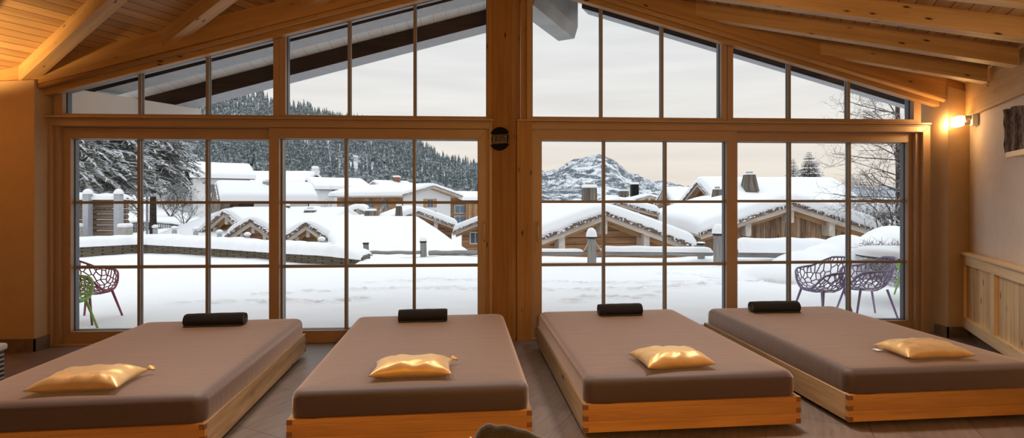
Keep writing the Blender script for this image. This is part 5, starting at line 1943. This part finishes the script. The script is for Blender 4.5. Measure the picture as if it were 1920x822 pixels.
# the big chalet: white gable to the right, timber flank to the left
P = at(813, 350, 58); az = -52
w2 = halfw(P, az, 866); sl = slope_for(P, az, w2, 369)
H = House('big chalet with white gable, shuttered windows and timber flank', P, az, 12.5, w2 * 0.95, w2, sl, 'white', VB, snow=0.5, name='snowy_chalet', cat='house', front_ov=1.0, side_ov=0.9, thick=0.16)
for py in (384, 407):
    c = at(813, py, 58.5)
    H.window((c - H.P0).dot(H.e) + 0.1, c.z - 0.3, 0.95, 0.9, shutters=True)
b = MB(); xw = -H.w1 + 0.87
b.prism([H.pt(xw, 0.9, None, VB), H.pt(xw, 12.0, None, VB), H.pt(xw, 12.0, H.sl * xw - 0.25), H.pt(xw, 0.9, H.sl * xw - 0.25)], -H.e * 0.08, grain=H.n)
b.build('timber_flank', M['logs_h'], H.root)
for tt in (3.2, 5.6, 8.0, 10.2):
    o_ = H.pt(xw - 0.085, tt, H.sl * xw - 1.7); b = MB()
    b.prism([o_, o_ + H.n * 0.9, o_ + H.n * 0.9 + Vector((0, 0, 1.0)), o_ + Vector((0, 0, 1.0))], -H.e * 0.05); b.build('window_pane', M['winglass'], H.root)
P = at(838, 364, 66); az = 60
H = House('timber-clad building with several windows at the right of the left doors', P, az, 11, 3, 4.0, 0.2, 'logs', VB - 1, snow=0.5, name='snowy_chalet', cat='house', side_ov=0.3, trim=False)
for px, py in ((862, 392), (878, 392), (892, 391), (862, 412), (872, 412), (888, 411)):
    c = at(px, py, 66)
    # intersect the facade (face towards the terrace)
    r = ray(px, py); o0 = H.pt(H.w2 - 0.45, 0, 0)
    nn = H.e; t = (o0.x * nn.x + o0.y * nn.y) / (r.x * nn.x + r.y * nn.y)
    hp = Vector((r.x * t, r.y * t, EYE + r.z * t))
    H.window(0, hp.z - 0.5, 1.3, 0.9, face='right', t=(hp - H.P0).dot(H.n))
P = at(700, 342, 95); az = 50
H = House('red-brown house with snowy roof above the left wing of the big chalet', P, az, 7, 3.4, 3.6, 0.42, 'red', VB, snow=0.6, name='snowy_chalet', cat='house')
H.chimney(0.5, 4.5, 1.2, 1.2, 1.0, 0.3, mat=M['redbrown'])
P = at(740, 346, 100); az = 40
House('second small red-brown gable behind the big chalet', P, az, 5, 2.6, 2.6, 0.45, 'red', VB, snow=0.6, name='snowy_chalet', cat='house')
P = at(574, 338, 72); az = 58
H = House('white house with small window left of the big chalet', P, az, alongL(P, az, 676), 5, near_w(P, az, 1, 0.3, 355), 0.3, 'white', VB, snow=0.6, name='snowy_chalet', cat='house', trim=False)
c = ray(629, 361); H.window(0, EYE + c.z * 70, 0.7, 0.6, face='right', t=alongL(H.pt(H.w2 - 0.45, 0, 0), az, 629))
P = at(462, 326, 84); az = 92
H = House('long snowy roof linking the white houses, with a snow-capped chimney', P, az, alongL(P, az, 592), 5, near_w(P, az, 1, 0.35, 346), 0.35, 'white', VB, snow=0.6, name='snowy_chalet', cat='house', trim=False)
H.chimney(0, alongL(P, az, 591), 0.9, 0.7, 1, 0.5, mat=M['render_white'])
P = at(349, 309, 58); az = 56
H = House('white house with snowy roof right of the snow-laden conifers', P, az, alongL(P, az, 466), 4.5, near_w(P, az, 1, 0.42, 333), 0.42, 'white', VB + 2, snow=0.5, name='snowy_chalet', cat='house', trim=False)
for px in (402, 437):
    tt = alongL(H.pt(H.w2 - 0.45, 0, 0), az, px); H.window(0, H.P0.z - 3.1, 1.6, 0.9, face='right', t=tt)
P = at(405, 346, 38); az = 57
H = House('dark timber chalet with snowy roof in front of the white houses', P, az, alongL(P, az, 580), 3.4, near_w(P, az, 1, 0.62, 377), 0.62, 'dark', VB, snow=0.42, name='snowy_chalet', cat='house', front_ov=1.2, trim=True)
c = at(500, 352, 43); H.chimney(0.5, alongL(P, az, 500), 0.55, 0.35, 1.0, 0.08, mat=M['metalclad'], z=c.z - 0.3)
b = MB(); xw = H.w2 - 0.42
b.prism([H.pt(xw, 2.2, None, VB), H.pt(xw, H.L - 0.5, None, VB), H.pt(xw, H.L - 0.5, -H.sl * xw - 0.2), H.pt(xw, 2.2, -H.sl * xw - 0.2)], H.e * 0.05); b.build('white_flank', M['render_white'], H.root)
o_ = H.pt(xw - 1.2, 1.15, -3.4); b = MB()
b.prism([H.pt(-1.5, 0.35, -2.9), H.pt(1.6, 0.35, -2.9), H.pt(1.6, 0.35, -2.0), H.pt(-1.5, 0.35, -2.0)], H.n * 0.08, grain=H.e); b.build('balcony_rail', M['greysoffit'], H.root)
P = at(148, 282, 48); az = -25
H = House('ochre and white house glimpsed behind the leftmost conifer', P, az, 7, 1.7, 1.7, 0.4, 'yellow', 0, snow=0.5, name='snowy_chalet', cat='house', trim=False)
P = at(300, 352, 66); az = 88
H = House('low pale house seen between the conifers and the white house', P, az, 5, 2.4, 2.4, 0.25, 'white', -1, snow=0.5, name='snowy_chalet', cat='house', trim=False)

# ================================================================== HEDGE WALL, FENCES, POSTS
def stone_mat():
    m, nt, p = nodes('rough_grey_brown_walling')
    v = coords(nt, 'UV', (1.1, 5.0, 1))
    br = nt.nodes.new('ShaderNodeTexBrick'); br.inputs['Scale'].default_value = 1.0
    br.inputs['Color1'].default_value = (0.50, 0.42, 0.31, 1); br.inputs['Color2'].default_value = (0.34, 0.28, 0.20, 1); br.inputs['Mortar'].default_value = (0.17, 0.14, 0.10, 1)
    br.inputs['Mortar Size'].default_value = 0.03
    nt.links.new(v, br.inputs['Vector'])
    n1 = N(nt, 'ShaderNodeTexNoise', Scale=9.0, Detail=6.0, Roughness=0.7); nt.links.new(coords(nt, 'UV', (4, 10, 1)), n1.inputs['Vector'])
    r = ramp(nt, [(0.35, (0.25, 0.25, 0.25)), (0.7, (1.4, 1.38, 1.35))]); nt.links.new(n1.outputs[0], r.inputs[0])
    nt.links.new(mixc(nt, 1.0, br.outputs[0], r.outputs[0], 'MULTIPLY'), p.inputs['Base Color'])
    p.inputs['Roughness'].default_value = 0.95
    nt.links.new(bumpn(nt, n1.outputs[0], 1.0, 0.05), p.inputs['Normal'])
    return m


M['walling'] = stone_mat()
HW = [atz(112, 484, 0.0), atz(266, 473.5, 0.0), atz(390, 481, 0.0), atz(480, 485, 0), atz(530, 490, 0), atz(605, 495.5, 0), atz(680, 496, 0)]
hgt = [0.28, 0.26, 0.25, 0.21, 0.22, 0.23, 0.13]
root = empty('low_stone_wall', HW[2], label='low rough stone wall under thick snow, cornering behind the terrace at the left', cat='wall')
b = MB(); bs = MB()
acc = 0
for i in range(len(HW) - 1):
    A, B2 = HW[i], HW[i + 1]; d = (B2 - A); L = d.length; d.normalize(); bk = Vector((-d.y, d.x, 0)) * 0.55
    if bk.y < 0: bk = -bk
    nseg = 14
    for k in range(nseg):
        t0_, t1_ = k / nseg, (k + 1) / nseg
        p, q = A.lerp(B2, t0_), A.lerp(B2, t1_)
        h0 = hgt[i] * (1 - t0_) + hgt[i + 1] * t0_; h1 = hgt[i] * (1 - t1_) + hgt[i + 1] * t1_
        b.add([p - Vector((0, 0, .15)), q - Vector((0, 0, .15)), q + Vector((0, 0, h1)), p + Vector((0, 0, h0))], [(0, 1, 2, 3)], [[(acc + L * t0_, 0), (acc + L * t1_, 0), (acc + L * t1_, h1 + .15), (acc + L * t0_, h0 + .15)]])
        b.add([p + bk - Vector((0, 0, 1.15)), q + bk - Vector((0, 0, 1.15)), q + bk + Vector((0, 0, h1)), p + bk + Vector((0, 0, h0))], [(3, 2, 1, 0)])
        b.add([p + Vector((0, 0, h0)), q + Vector((0, 0, h1)), q + bk + Vector((0, 0, h1)), p + bk + Vector((0, 0, h0))], [(0, 1, 2, 3)])
    acc += L
e_ = HW[-1]; b.add([e_ - Vector((0, 0, .15)), e_ + bk - Vector((0, 0, .15)), e_ + bk + Vector((0, 0, .2)), e_ + Vector((0, 0, .2))], [(0, 1, 2, 3)])
b.build('stone_face', M['walling'], root)
cum = [0]
for i in range(len(HW) - 1): cum.append(cum[-1] + (HW[i + 1] - HW[i]).length)
def along(s_):
    for i in range(len(HW) - 1):
        if s_ <= cum[i + 1] + 1e-6:
            t = (s_ - cum[i]) / (cum[i + 1] - cum[i]); return HW[i].lerp(HW[i + 1], t), (HW[i + 1] - HW[i]).normalized(), hgt[i] * (1 - t) + hgt[i + 1] * t
    return HW[-1], (HW[-1] - HW[-2]).normalized(), hgt[-1]
def capsn(u, v):
    p, d, h = along(cum[-1] * u)
    bkv = Vector((-d.y, d.x, 0)); bkv = bkv if bkv.y > 0 else -bkv
    a = math.pi * v
    e1 = min(1, (1 - u) * cum[-1] / 0.5); 
    th = 0.25 * (1 + 0.2 * noise.noise(Vector((u * 22, 0, 1)))) * (0.25 + 0.75 * math.sqrt(max(0, 1 - (1 - e1) ** 2)))
    y = -0.12 + 0.85 * (0.5 - 0.5 * math.cos(a)) + 0.05 * noise.noise(Vector((u * 60, v * 3, 5)))
    z = h - 0.02 + th * min(1, 1.25 * math.sin(a) ** 0.55)
    return p + bkv * y + Vector((0, 0, z))
bs.grid(capsn, 150, 14)
bs.build('wall_snow', M['snow'], root, smooth=True)

# garden lantern posts capped with snow behind the wall
def capped_post(px, py_top, py_bot, Y, r, label, grp, name='lantern_post', cat='post'):
    top = at(px, py_top, Y); bot = at(px, py_bot, Y)
    e = empty(name, (top.x, Y, bot.z - 0.5), label=label, cat=cat, group=grp)
    h = top.z - bot.z + 0.5
    b = MB(); b.tube([(0, 0, 0), (0, 0, h * 0.96)], [r, r * 0.92], 12); b.build('post_shaft', M['greysoffit'], e, local=True, smooth=False)
    b = MB(); b.grid(lambda u, v: (r * 1.35 * math.sin(math.pi * (0.02 + 0.98 * v)) ** 0.6 * math.cos(2 * math.pi * u), r * 1.35 * math.sin(math.pi * (0.02 + 0.98 * v)) ** 0.6 * math.sin(2 * math.pi * u), h * 0.962 + r * 1.9 * (1 - v)), 14, 8, closed_u=True)
    b.build('snow_cap', M['snow'], e, local=True, smooth=True)


for px, pt_, pb_, Y, lab in ((291, 427.5, 441, 17.5, 'leftmost snow-capped lantern post behind the low stone wall'), (327, 430, 444, 17.2, 'second lantern post from the left behind the low stone wall'), (367, 431.5, 445, 17, 'third lantern post from the left, left of the first log gable'),
                        (411.5, 437, 450, 16.5, 'lantern post in front of the leftmost log gable'), (464, 442, 454, 15.8, 'lantern post in front of the middle log gable'), (603, 451, 463, 14.5, 'lantern post in front of the rightmost log gable')):
    capped_post(px, pt_, pb_ + 14, Y, 0.075, lab, 'snow-capped lantern posts behind the stone wall')


def fence_post(px, py_top, z0, Y, r, lab, cap=0.12, tip=None):
    top = at(px, py_top, Y)
    e = empty('fence_post', (top.x, Y, z0), label=lab, cat='fence post', group='round wooden fence posts at the terrace edge')
    h = top.z - z0
    b = MB(); b.tube([(0, 0, 0), (0.01, 0, h * 0.5), (0, 0, h)], [r, r * 0.97, r * 0.93], 14); b.build('post_shaft', M['fencewood'], e, local=True, auto=40)
    b = MB(); b.tube([(0, 0, h - 0.045), (0, 0, h + 0.004)], r * 1.04, 14); b.build('metal_collar', M['gasket'], e, local=True, auto=40)
    b = MB(); b.grid(lambda u, v: (r * 1.18 * math.sin(math.pi * (0.5 + 0.5 * v) if False else math.pi / 2 * (1 - v) + 0.0001) ** 0.8 * math.cos(2 * math.pi * u), r * 1.18 * math.sin(math.pi / 2 * (1 - v) + 0.0001) ** 0.8 * math.sin(2 * math.pi * u), h + cap * math.sin(math.pi / 2 * v)), 16, 8, closed_u=True)
    b.build('snow_cap', M['snow'], e, local=True, smooth=True)
    return e


M['fencewood'] = wood('weathered_grey_log', (0.20, 0.19, 0.18), (0.38, 0.37, 0.35), knots=0.2, rough=0.9, stretch=10, bump=0.5)


def log_rail(pa, pb, Ya, Yb, r, lab, snow=0.0, sr=None):
    A, B2 = at(pa[0], pa[1], Ya), at(pb[0], pb[1], Yb)
    e = empty('fence_rail', (A + B2) / 2, label=lab, cat='fence rail', group='round log rails of the terrace fence')
    b = MB(); n = 8
    pts = [A.lerp(B2, i / n) + Vector((0, 0, 0.008 * math.sin(i * 1.7))) for i in range(n + 1)]
    b.tube(pts, [r * (1 + 0.05 * math.sin(i * 2.3)) for i in range(n + 1)], 14); b.build('log', M['fencewood'], e, auto=40)
    if snow:
        b = MB(); d = B2 - A
        def fn(u, v):
            a = math.pi * v; sr_ = sr or r * 1.15
            ee = min(u, 1 - u) * d.length; k = math.sqrt(max(0, 1 - (1 - min(1, ee / 0.2)) ** 2))
            nz_ = 1 + 0.18 * noise.noise(Vector((u * d.length * 1.8, 3, A.x)))
            return A + d * u + Vector((0, -sr_ * math.cos(a) , r * 0.45 + snow * nz_ * (0.3 + 0.7 * k) * math.sin(a) ** 0.6))
        b.grid(fn, 60, 10); b.build('rail_snow', M['snow'], e, smooth=True)


fence_post(686, 455, -0.25, 13.5, 0.075, 'short fence post right of the stone wall end', 0.04)
fence_post(793.5, 452, -0.25, 13.4, 0.085, 'taller left-hand fence post with pointed snow cap, before the broad roof', 0.11)
post3 = fence_post(1109, 444, -0.25, 11.6, 0.105, 'fence post with tall snow cap before the nearest right log hut', 0.20)
fence_post(1314, 456, -0.25, 12.2, 0.09, 'slim fence post left of the tall snowy one, right half', 0.03)
fence_post(1347, 438, -0.25, 11.4, 0.12, 'tall fence post plastered with snow beside the sliding door stile', 0.22)
log_rail((692, 474), (788, 474), 13.2, 13.35, 0.045, 'thin log rail between the two left fence posts')
log_rail((804, 475), (905, 474), 13.3, 13.1, 0.062, 'log rail right of the taller left fence post')
log_rail((985, 474.5), (1093, 474.5), 11.7, 11.7, 0.062, 'log rail left of the snow-capped right fence post', 0.07)
log_rail((1126, 474), (1335, 476), 11.7, 11.9, 0.065, 'long snow-topped log rail before the nearest right log hut', 0.13)
b_ = None
log_rail((1378, 476), (1600, 478), 11.9, 12.2, 0.09, 'log rail buried in deep snow before the plank hut', 0.34, 0.16)
# plank balustrade under that rail
b = MB(); A = at(1398, 497, 12.6); n = 13
root = empty('plank_balustrade', (A.x, 12.6, -0.3), label='low weathered plank balustrade below the deep snow rail', cat='fence')
for i in range(n):
    b = MB(); x = A.x + i * 0.135; b.box(x, x + 0.12, 12.6, 12.63, -0.3, 0.36, grain='z'); b.build('plank', M['planks_v'] if i % 3 else M['barge'], root)

# ropes tied from the snow-capped post to the rails
for pa_, pb_ in (((1103, 455), (1095, 471)), ((1115, 452), (1127, 470))):
    b = MB(); b.tube([at(*pa_, 11.55), at(*pb_, 11.62)], 0.008, 6); b.build('rope', M['purlin'], post3)

# picket fence climbing the slope at the left
root = empty('picket_fence', basept(300, 34), label='snowy picket fence curving along the slope beyond the stone wall', cat='fence')
FP = [(238, 419, 30), (262, 417, 31), (290, 418, 33), (320, 421, 34), (345, 425, 34), (368, 432, 33), (392, 440, 32)]
def fpt(u):
    q = u * (len(FP) - 1); i = min(len(FP) - 2, int(q)); t = q - i
    a_, c_ = FP[i], FP[i + 1]
    return at(a_[0] * (1 - t) + c_[0] * t, a_[1] * (1 - t) + c_[1] * t, a_[2] * (1 - t) + c_[2] * t)
for dz, nm in ((0.0, 'rail'), (-0.28, 'rail')):
    b = MB(); b.tube([fpt(i / 30) + Vector((0, 0, dz)) for i in range(31)], 0.045, 6); b.build(nm, M['trunk'], root)
b = MB(); b.tube([fpt(i / 30) + Vector((0, 0, 0.07)) for i in range(31)], 0.07, 6); b.build('rail_snow', M['snow'], root, smooth=True)
for i in range(56):
    p = fpt((i + 0.5) / 56)
    b = MB(); b.box(p.x - 0.025, p.x + 0.025, p.y - 0.075, p.y - 0.05, p.z - 0.75, p.z + 0.05, grain='z'); b.build('picket', M['trunk'], root)

# log crib wall at the left with posts
M['stoneblock'] = plain('pale_concrete_block', (0.42, 0.40, 0.36), 0.9, var=0.15, nscale=8)
root = empty('log_crib_wall', at(190, 440, 17.2), label='stacked log retaining wall with snow on top at the far left', cat='wall')
Y = 17.2
for i in range(7):
    zt = at(190, 371 + i * 10.3, Y).z; zb_ = at(190, 371 + (i + 1) * 10.3 - 0.6, Y).z
    xa, xb = at(96, 400, Y).x, at(239.5 - (i % 2), 400, Y).x
    b = MB(); r = (zt - zb_) / 2
    b.tube([(xa, Y + 0.02 * (i % 2), (zt + zb_) / 2), (xb, Y, (zt + zb_) / 2)], [r * 1.02, r], 12); b.build('log', M['cribwood'] if 'cribwood' in M else M.setdefault('cribwood', wood('weathered_crib_log', (0.13, 0.08, 0.055), (0.34, 0.25, 0.19), knots=0.3, rough=0.9, stretch=9, bump=0.6)), root, auto=40)
def cribsnow(u, v):
    xa, xb = at(96, 400, Y).x, at(240, 400, Y).x; z0 = at(190, 372, Y).z; a = math.pi * v
    k = min(1, (1 - u) * (xb - xa) / 0.25)
    return Vector((xa + (xb - xa) * u, Y - 0.3 * math.cos(a), z0 - 0.05 + (0.20 + 0.08 * noise.noise(Vector((u * 9, 1, 1)))) * math.sin(a) ** 0.6 * math.sqrt(max(0, 1 - (1 - k) ** 2))))
b = MB(); b.grid(cribsnow, 50, 10); b.build('wall_snow', M['snow'], root, smooth=True)
for px in (165, 223):
    b = MB(); c = at(px, 363, Y - 0.3); b.box(c.x - 0.085, c.x + 0.085, Y - 0.42, Y - 0.21, -0.4, c.z, grain='z'); b.build('upright_post', M['greysoffit'], root, bevel=0.01)
    b = MB(); b.grid(lambda u, v: (c.x + 0.14 * math.cos(6.2832 * u) * math.cos(v * 1.57), Y - 0.31 + 0.14 * math.sin(6.2832 * u) * math.cos(v * 1.57), c.z - 0.02 + 0.17 * math.sin(v * 1.57)), 12, 5, closed_u=True); b.build('post_snow', M['snow'], root, smooth=True)
for px in (143, 237):
    b = MB(); c = at(px, 427, Y - 0.8); b.box(c.x - 0.13, c.x + 0.13, Y - 1.0, Y - 0.7, -0.4, c.z); b.build('stone_block', M['stoneblock'], root, bevel=0.015)
    b = MB(); b.box(c.x - 0.15, c.x + 0.15, Y - 1.02, Y - 0.68, c.z + .001, c.z + 0.13); b.build('block_snow', M['snow'], root, bevel=0.05)
# street sign-like white marker seen between the conifers is a small snowy bird table
e = empty('bird_table', basept(276, 24), label='small snowy bird table on a pole between the conifers and the picket fence', cat='bird table')
zt = at(276, 369, 24).z - e.location.z
b = MB(); b.tube([(0, 0, -.2), (0, 0, zt)], 0.05, 8); b.build('pole', M['greysoffit'], e, local=True)
b = MB(); b.box(-0.26, 0.26, -0.2, 0.2, zt, zt + 0.05); b.build('table_top', M['greysoffit'], e, local=True)
b = MB(); b.box(-0.27, 0.27, -0.21, 0.21, zt + .051, zt + 0.16); b.build('snow_cap', M['snow'], e, local=True, bevel=0.04)

# ================================================================== SNOW MOUNDS AND HEDGE AT THE RIGHT
def heap(name, label, blobs, Yb, mat, res=90, cat='snow heap', zbase=-0.2):
    """one lumpy heap: height = smooth maximum of domes (x, y, z, rx, ry)"""
    xs = [c_[0] - c_[3] for c_ in blobs] + [c_[0] + c_[3] for c_ in blobs]; ys = [c_[1] - c_[4] for c_ in blobs] + [c_[1] + c_[4] for c_ in blobs]
    x0, x1, y0, y1 = min(xs), max(xs), min(ys), max(ys)
    b = MB()
    def fn(u, v):
        x = x0 + (x1 - x0) * u; y = y0 + (y1 - y0) * v
        h = 0
        for cx_, cy_, cz, rx, ry in blobs:
            d = ((x - cx_) / rx) ** 2 + ((y - cy_) / ry) ** 2
            if d < 1: h += (cz * (1 - d) ** 0.55) ** 5
        h = h ** 0.2
        h *= 1 + 0.10 * noise.noise(Vector((x * 1.7, y * 1.7, 2)))
        return (x, y, h + (zbase if h < 0.02 else -0.02))
    b.grid(fn, res, res)
    o = b.build(name, mat, smooth=True)
    return tag(o, label, cat)


def wx(px, Y): return at(px, 400, Y).x


heap('snow_heap', 'smooth rounded snow bank rising to the right behind the purple chairs',
     [(wx(1400, 9.8), 9.9, 0.10, 0.9, 0.6), (wx(1465, 9.6), 9.7, 0.26, 0.7, 0.7), (wx(1525, 9.8), 10.0, 0.50, 0.75, 0.8), (wx(1570, 10), 10.3, 0.62, 0.6, 0.7), (wx(1606, 10), 10.4, 0.74, 0.5, 0.8), (wx(1645, 10), 10.5, 0.74, 0.55, 0.8), (wx(1690, 10), 10.6, 0.80, 0.6, 0.9), (wx(1735, 10), 10.6, 0.95, 0.8, 1.0)], 9, M['snow'], 110)
M['hedge'] = snowy('dark_snowy_hedge_twigs', (0.045, 0.035, 0.03), (0.17, 0.15, 0.12), thr=0.30, soft=0.4, nscale=7, namp=1.6)


def scrub(name, label, x0, x1, y0, y1, z0, z1, n, seed, mat, ln=0.3, rad=0.007, cat='bush'):
    rnd = random.Random(seed); b = MB()
    for i in range(n):
        p = Vector((rnd.uniform(x0, x1), rnd.uniform(y0, y1), rnd.uniform(z0, z1)))
        d = Vector((rnd.gauss(0, 1), rnd.gauss(0, 0.6), rnd.gauss(0.1, 0.5))).normalized()
        q = p + d * ln * rnd.uniform(0.4, 1.2)
        m = p.lerp(q, 0.5) + Vector((rnd.uniform(-.03, .03), 0, rnd.uniform(-.03, .03)))
        b.tube([p, m, q], [rad, rad * 0.8, rad * 0.4], 4, cap=False)
    return tag(b.build(name, mat), label, cat)


scrub('trimmed_hedge', 'dark twiggy hedge showing under the snow bank right of the table', wx(1640, 9.3), wx(1760, 9.3), 9.35, 9.8, 0.0, 0.66, 1700, 5, M['hedge'], 0.20, 0.0055)
scrub('dead_grass_tuft', 'brown twiggy tuft under the snow at the foot of the table', wx(1645, 9.0), wx(1730, 9.0), 8.4, 9.0, -0.02, 0.25, 500, 6, M['hedge'], 0.16, 0.006)

# ================================================================== GARDEN CHAIRS AND TABLE
def voro_disc(seed, npts):
    """edges of a Voronoi pattern inside the unit disc"""
    rnd = random.Random(seed)
    pts = []
    tries = 0
    dmin = 1.35 / math.sqrt(npts)
    while len(pts) < npts and tries < 20000:
        tries += 1
        p = (rnd.uniform(-1.25, 1.25), rnd.uniform(-1.25, 1.25))
        if p[0] ** 2 + p[1] ** 2 > 1.25 ** 2: continue
        if all((p[0] - q[0]) ** 2 + (p[1] - q[1]) ** 2 > dmin * dmin for q in pts): pts.append(p)
    r = geometry.delaunay_2d_cdt([Vector(p) for p in pts], [], [], 0, 1e-6)
    V, Fs = r[0], r[2]
    cc = []
    em = {}
    for k, f in enumerate(Fs):
        a, b_, c = V[f[0]], V[f[1]], V[f[2]]
        d = 2 * (a.x * (b_.y - c.y) + b_.x * (c.y - a.y) + c.x * (a.y - b_.y))
        ux = (a.length_squared * (b_.y - c.y) + b_.length_squared * (c.y - a.y) + c.length_squared * (a.y - b_.y)) / d
        uy = (a.length_squared * (c.x - b_.x) + b_.length_squared * (a.x - c.x) + c.length_squared * (b_.x - a.x)) / d
        cc.append(Vector((ux, uy)))
        for i in range(3):
            e = tuple(sorted((f[i], f[(i + 1) % 3]))); em.setdefault(e, []).append(k)
    out = []
    for e, ks in em.items():
        if len(ks) != 2: continue
        p, q = cc[ks[0]], cc[ks[1]]
        if p.length > 1 and q.length > 1: continue
        if p.length > 1: p, q = q, p
        if q.length > 1:
            d = q - p; A = d.length_squared; B = 2 * p.dot(d); Cc_ = p.length_squared - 1
            t = (-B + math.sqrt(max(0, B * B - 4 * A * Cc_))) / (2 * A); q = p + d * t
        out.append((p, q))
    return out


def chair_shell(pq):
    """unit disc -> bucket seat; +y is the back"""
    r = min(1.0, math.hypot(pq[0], pq[1])); a = math.atan2(pq[0], pq[1])     # 0 at the back
    aa = abs(a)
    rim = interp([(0, 0.43), (0.5, 0.42), (0.85, 0.36), (1.2, 0.295), (1.6, 0.275), (2.0, 0.265), (2.3, 0.23), (2.55, 0.13), (2.8, 0.06), (3.1416, 0.05)], aa)
    wx_ = interp([(0, 0.24), (0.7, 0.28), (1.5, 0.31), (2.2, 0.31), (3.14, 0.24)], aa)
    wy = interp([(0, 0.30), (1.2, 0.28), (1.9, 0.28), (2.5, 0.29), (3.14, 0.25)], aa)
    g = 1 - (1 - r) ** 2.0
    z = 0.365 + rim * r ** 2.3
    back = max(0, math.cos(a)) * 0.06 * r ** 3
    return Vector((wx_ * g * math.sin(a), wy * g * math.cos(a) + back, z))


def make_chair(mat, seed, label):
    e = empty('lattice_armchair', (0, 0, 0), label=label, cat='chair', group='garden armchairs with branching lattice shells')
    b = MB()
    for p, q in voro_disc(seed, 210):
        L = (q - p).length; n = max(1, int(L / 0.08))
        pts = [chair_shell(p.lerp(q, i / n)) for i in range(n + 1)]
        if (pts[-1] - pts[0]).length < 1e-4: continue
        b.tube(pts, 0.0070, 6, cap=False)
    b.build('lattice_shell', mat, e, local=True, smooth=True)
    b = MB()
    pts = [chair_shell((math.sin(a), math.cos(a))) for a in [2 * math.pi * i / 72 for i in range(73)]]
    b.tube(pts, 0.013, 7, cap=False); b.build('rim', mat, e, local=True, smooth=True)
    for sx in (-1, 1):
        for y0, y1 in ((-0.15, -0.25), (0.17, 0.27)):
            b = MB(); b.tube([(sx * 0.17, y0, 0.40), (sx * 0.245, y1, 0.0)], [0.015, 0.011], 10); b.build('leg', mat, e, local=True, smooth=True)
    b = MB()
    b.grid(lambda u, v: (0.17 * math.sqrt(v) * math.cos(6.2832 * u), 0.16 * math.sqrt(v) * math.sin(6.2832 * u) - 0.02, 0.375 + 0.045 * (1 - v ** 3) + (0.006 * noise.noise(Vector((u * 9, v * 4, seed))))), 20, 8, closed_u=True)
    b.build('seat_snow', M['snow'], e, local=True, smooth=True)
    return e


M['purple'] = plain('violet_powder_coat', (0.29, 0.24, 0.42), 0.45, var=0.05)
M['green'] = plain('apple_green_powder_coat', (0.26, 0.44, 0.10), 0.45, var=0.05)
M['burgundy'] = plain('burgundy_powder_coat', (0.26, 0.05, 0.09), 0.45, var=0.05)
proto = {}
wpx = wx
for key, px, Y, rz, lab in (('purple', wpx(1541, 6.42), 6.42, -78, 'violet lattice armchair, the left one of the violet pair by the snowy table'),
                            ('purple', wpx(1622, 6.5), 6.5, -98, 'violet lattice armchair closest to the snowy table leg'),
                            ('green', wpx(1722, 7.75), 7.75, -60, 'green lattice armchair behind the snowy table at the right edge of the glass'),
                            ('burgundy', -4.93, 6.74, 86, 'burgundy lattice armchair at the far left of the glass'),
                            ('green', -4.77, 6.09, 92, 'green lattice armchair in front of the burgundy one at the far left')):
    if key not in proto:
        c = make_chair(M[key], {'purple': 3, 'green': 9, 'burgundy': 14}[key], lab); proto[key] = c
    else:
        c = copy_tree(proto[key]); c['label'] = lab
    c.location = (px, Y, -0.035); c.rotation_euler = (0, 0, math.radians(rz))

c = Vector((wx(1676, 7.35), 7.35, -0.03))
e = empty('garden_table', c, label='dark round pedestal garden table under a thick disc of snow', cat='table')
M['tablemetal'] = plain('dark_brown_table_metal', (0.045, 0.035, 0.032), 0.55)
b = MB(); b.tube([(0.06, -0.3, 0.02), (0.06, -0.3, 0.70)], 0.052, 16); b.build('pedestal', M['tablemetal'], e, local=True, auto=40)
b = MB(); b.tube([(0.06, -0.3, 0.0), (0.06, -0.3, 0.025)], 0.17, 24); b.build('foot_plate', M['tablemetal'], e, local=True, auto=40)
b = MB(); b.tube([(0, -0.12, 0.701), (0, -0.12, 0.725)], 0.55, 40); b.build('table_top', M['tablemetal'], e, local=True, auto=40)
b = MB(); b.grid(lambda u, v: (0.56 * math.sin(v * 1.5708) ** 0.5 * math.cos(6.2832 * u), -0.12 + 0.56 * math.sin(v * 1.5708) ** 0.5 * math.sin(6.2832 * u), 0.7255 + 0.11 * (1 - (v ** 5)) * (1 + 0.12 * noise.noise(Vector((math.cos(6.28 * u), math.sin(6.28 * u), v * 2))))), 36, 14, closed_u=True)
b.build('table_snow', M['snow'], e, local=True, smooth=True)
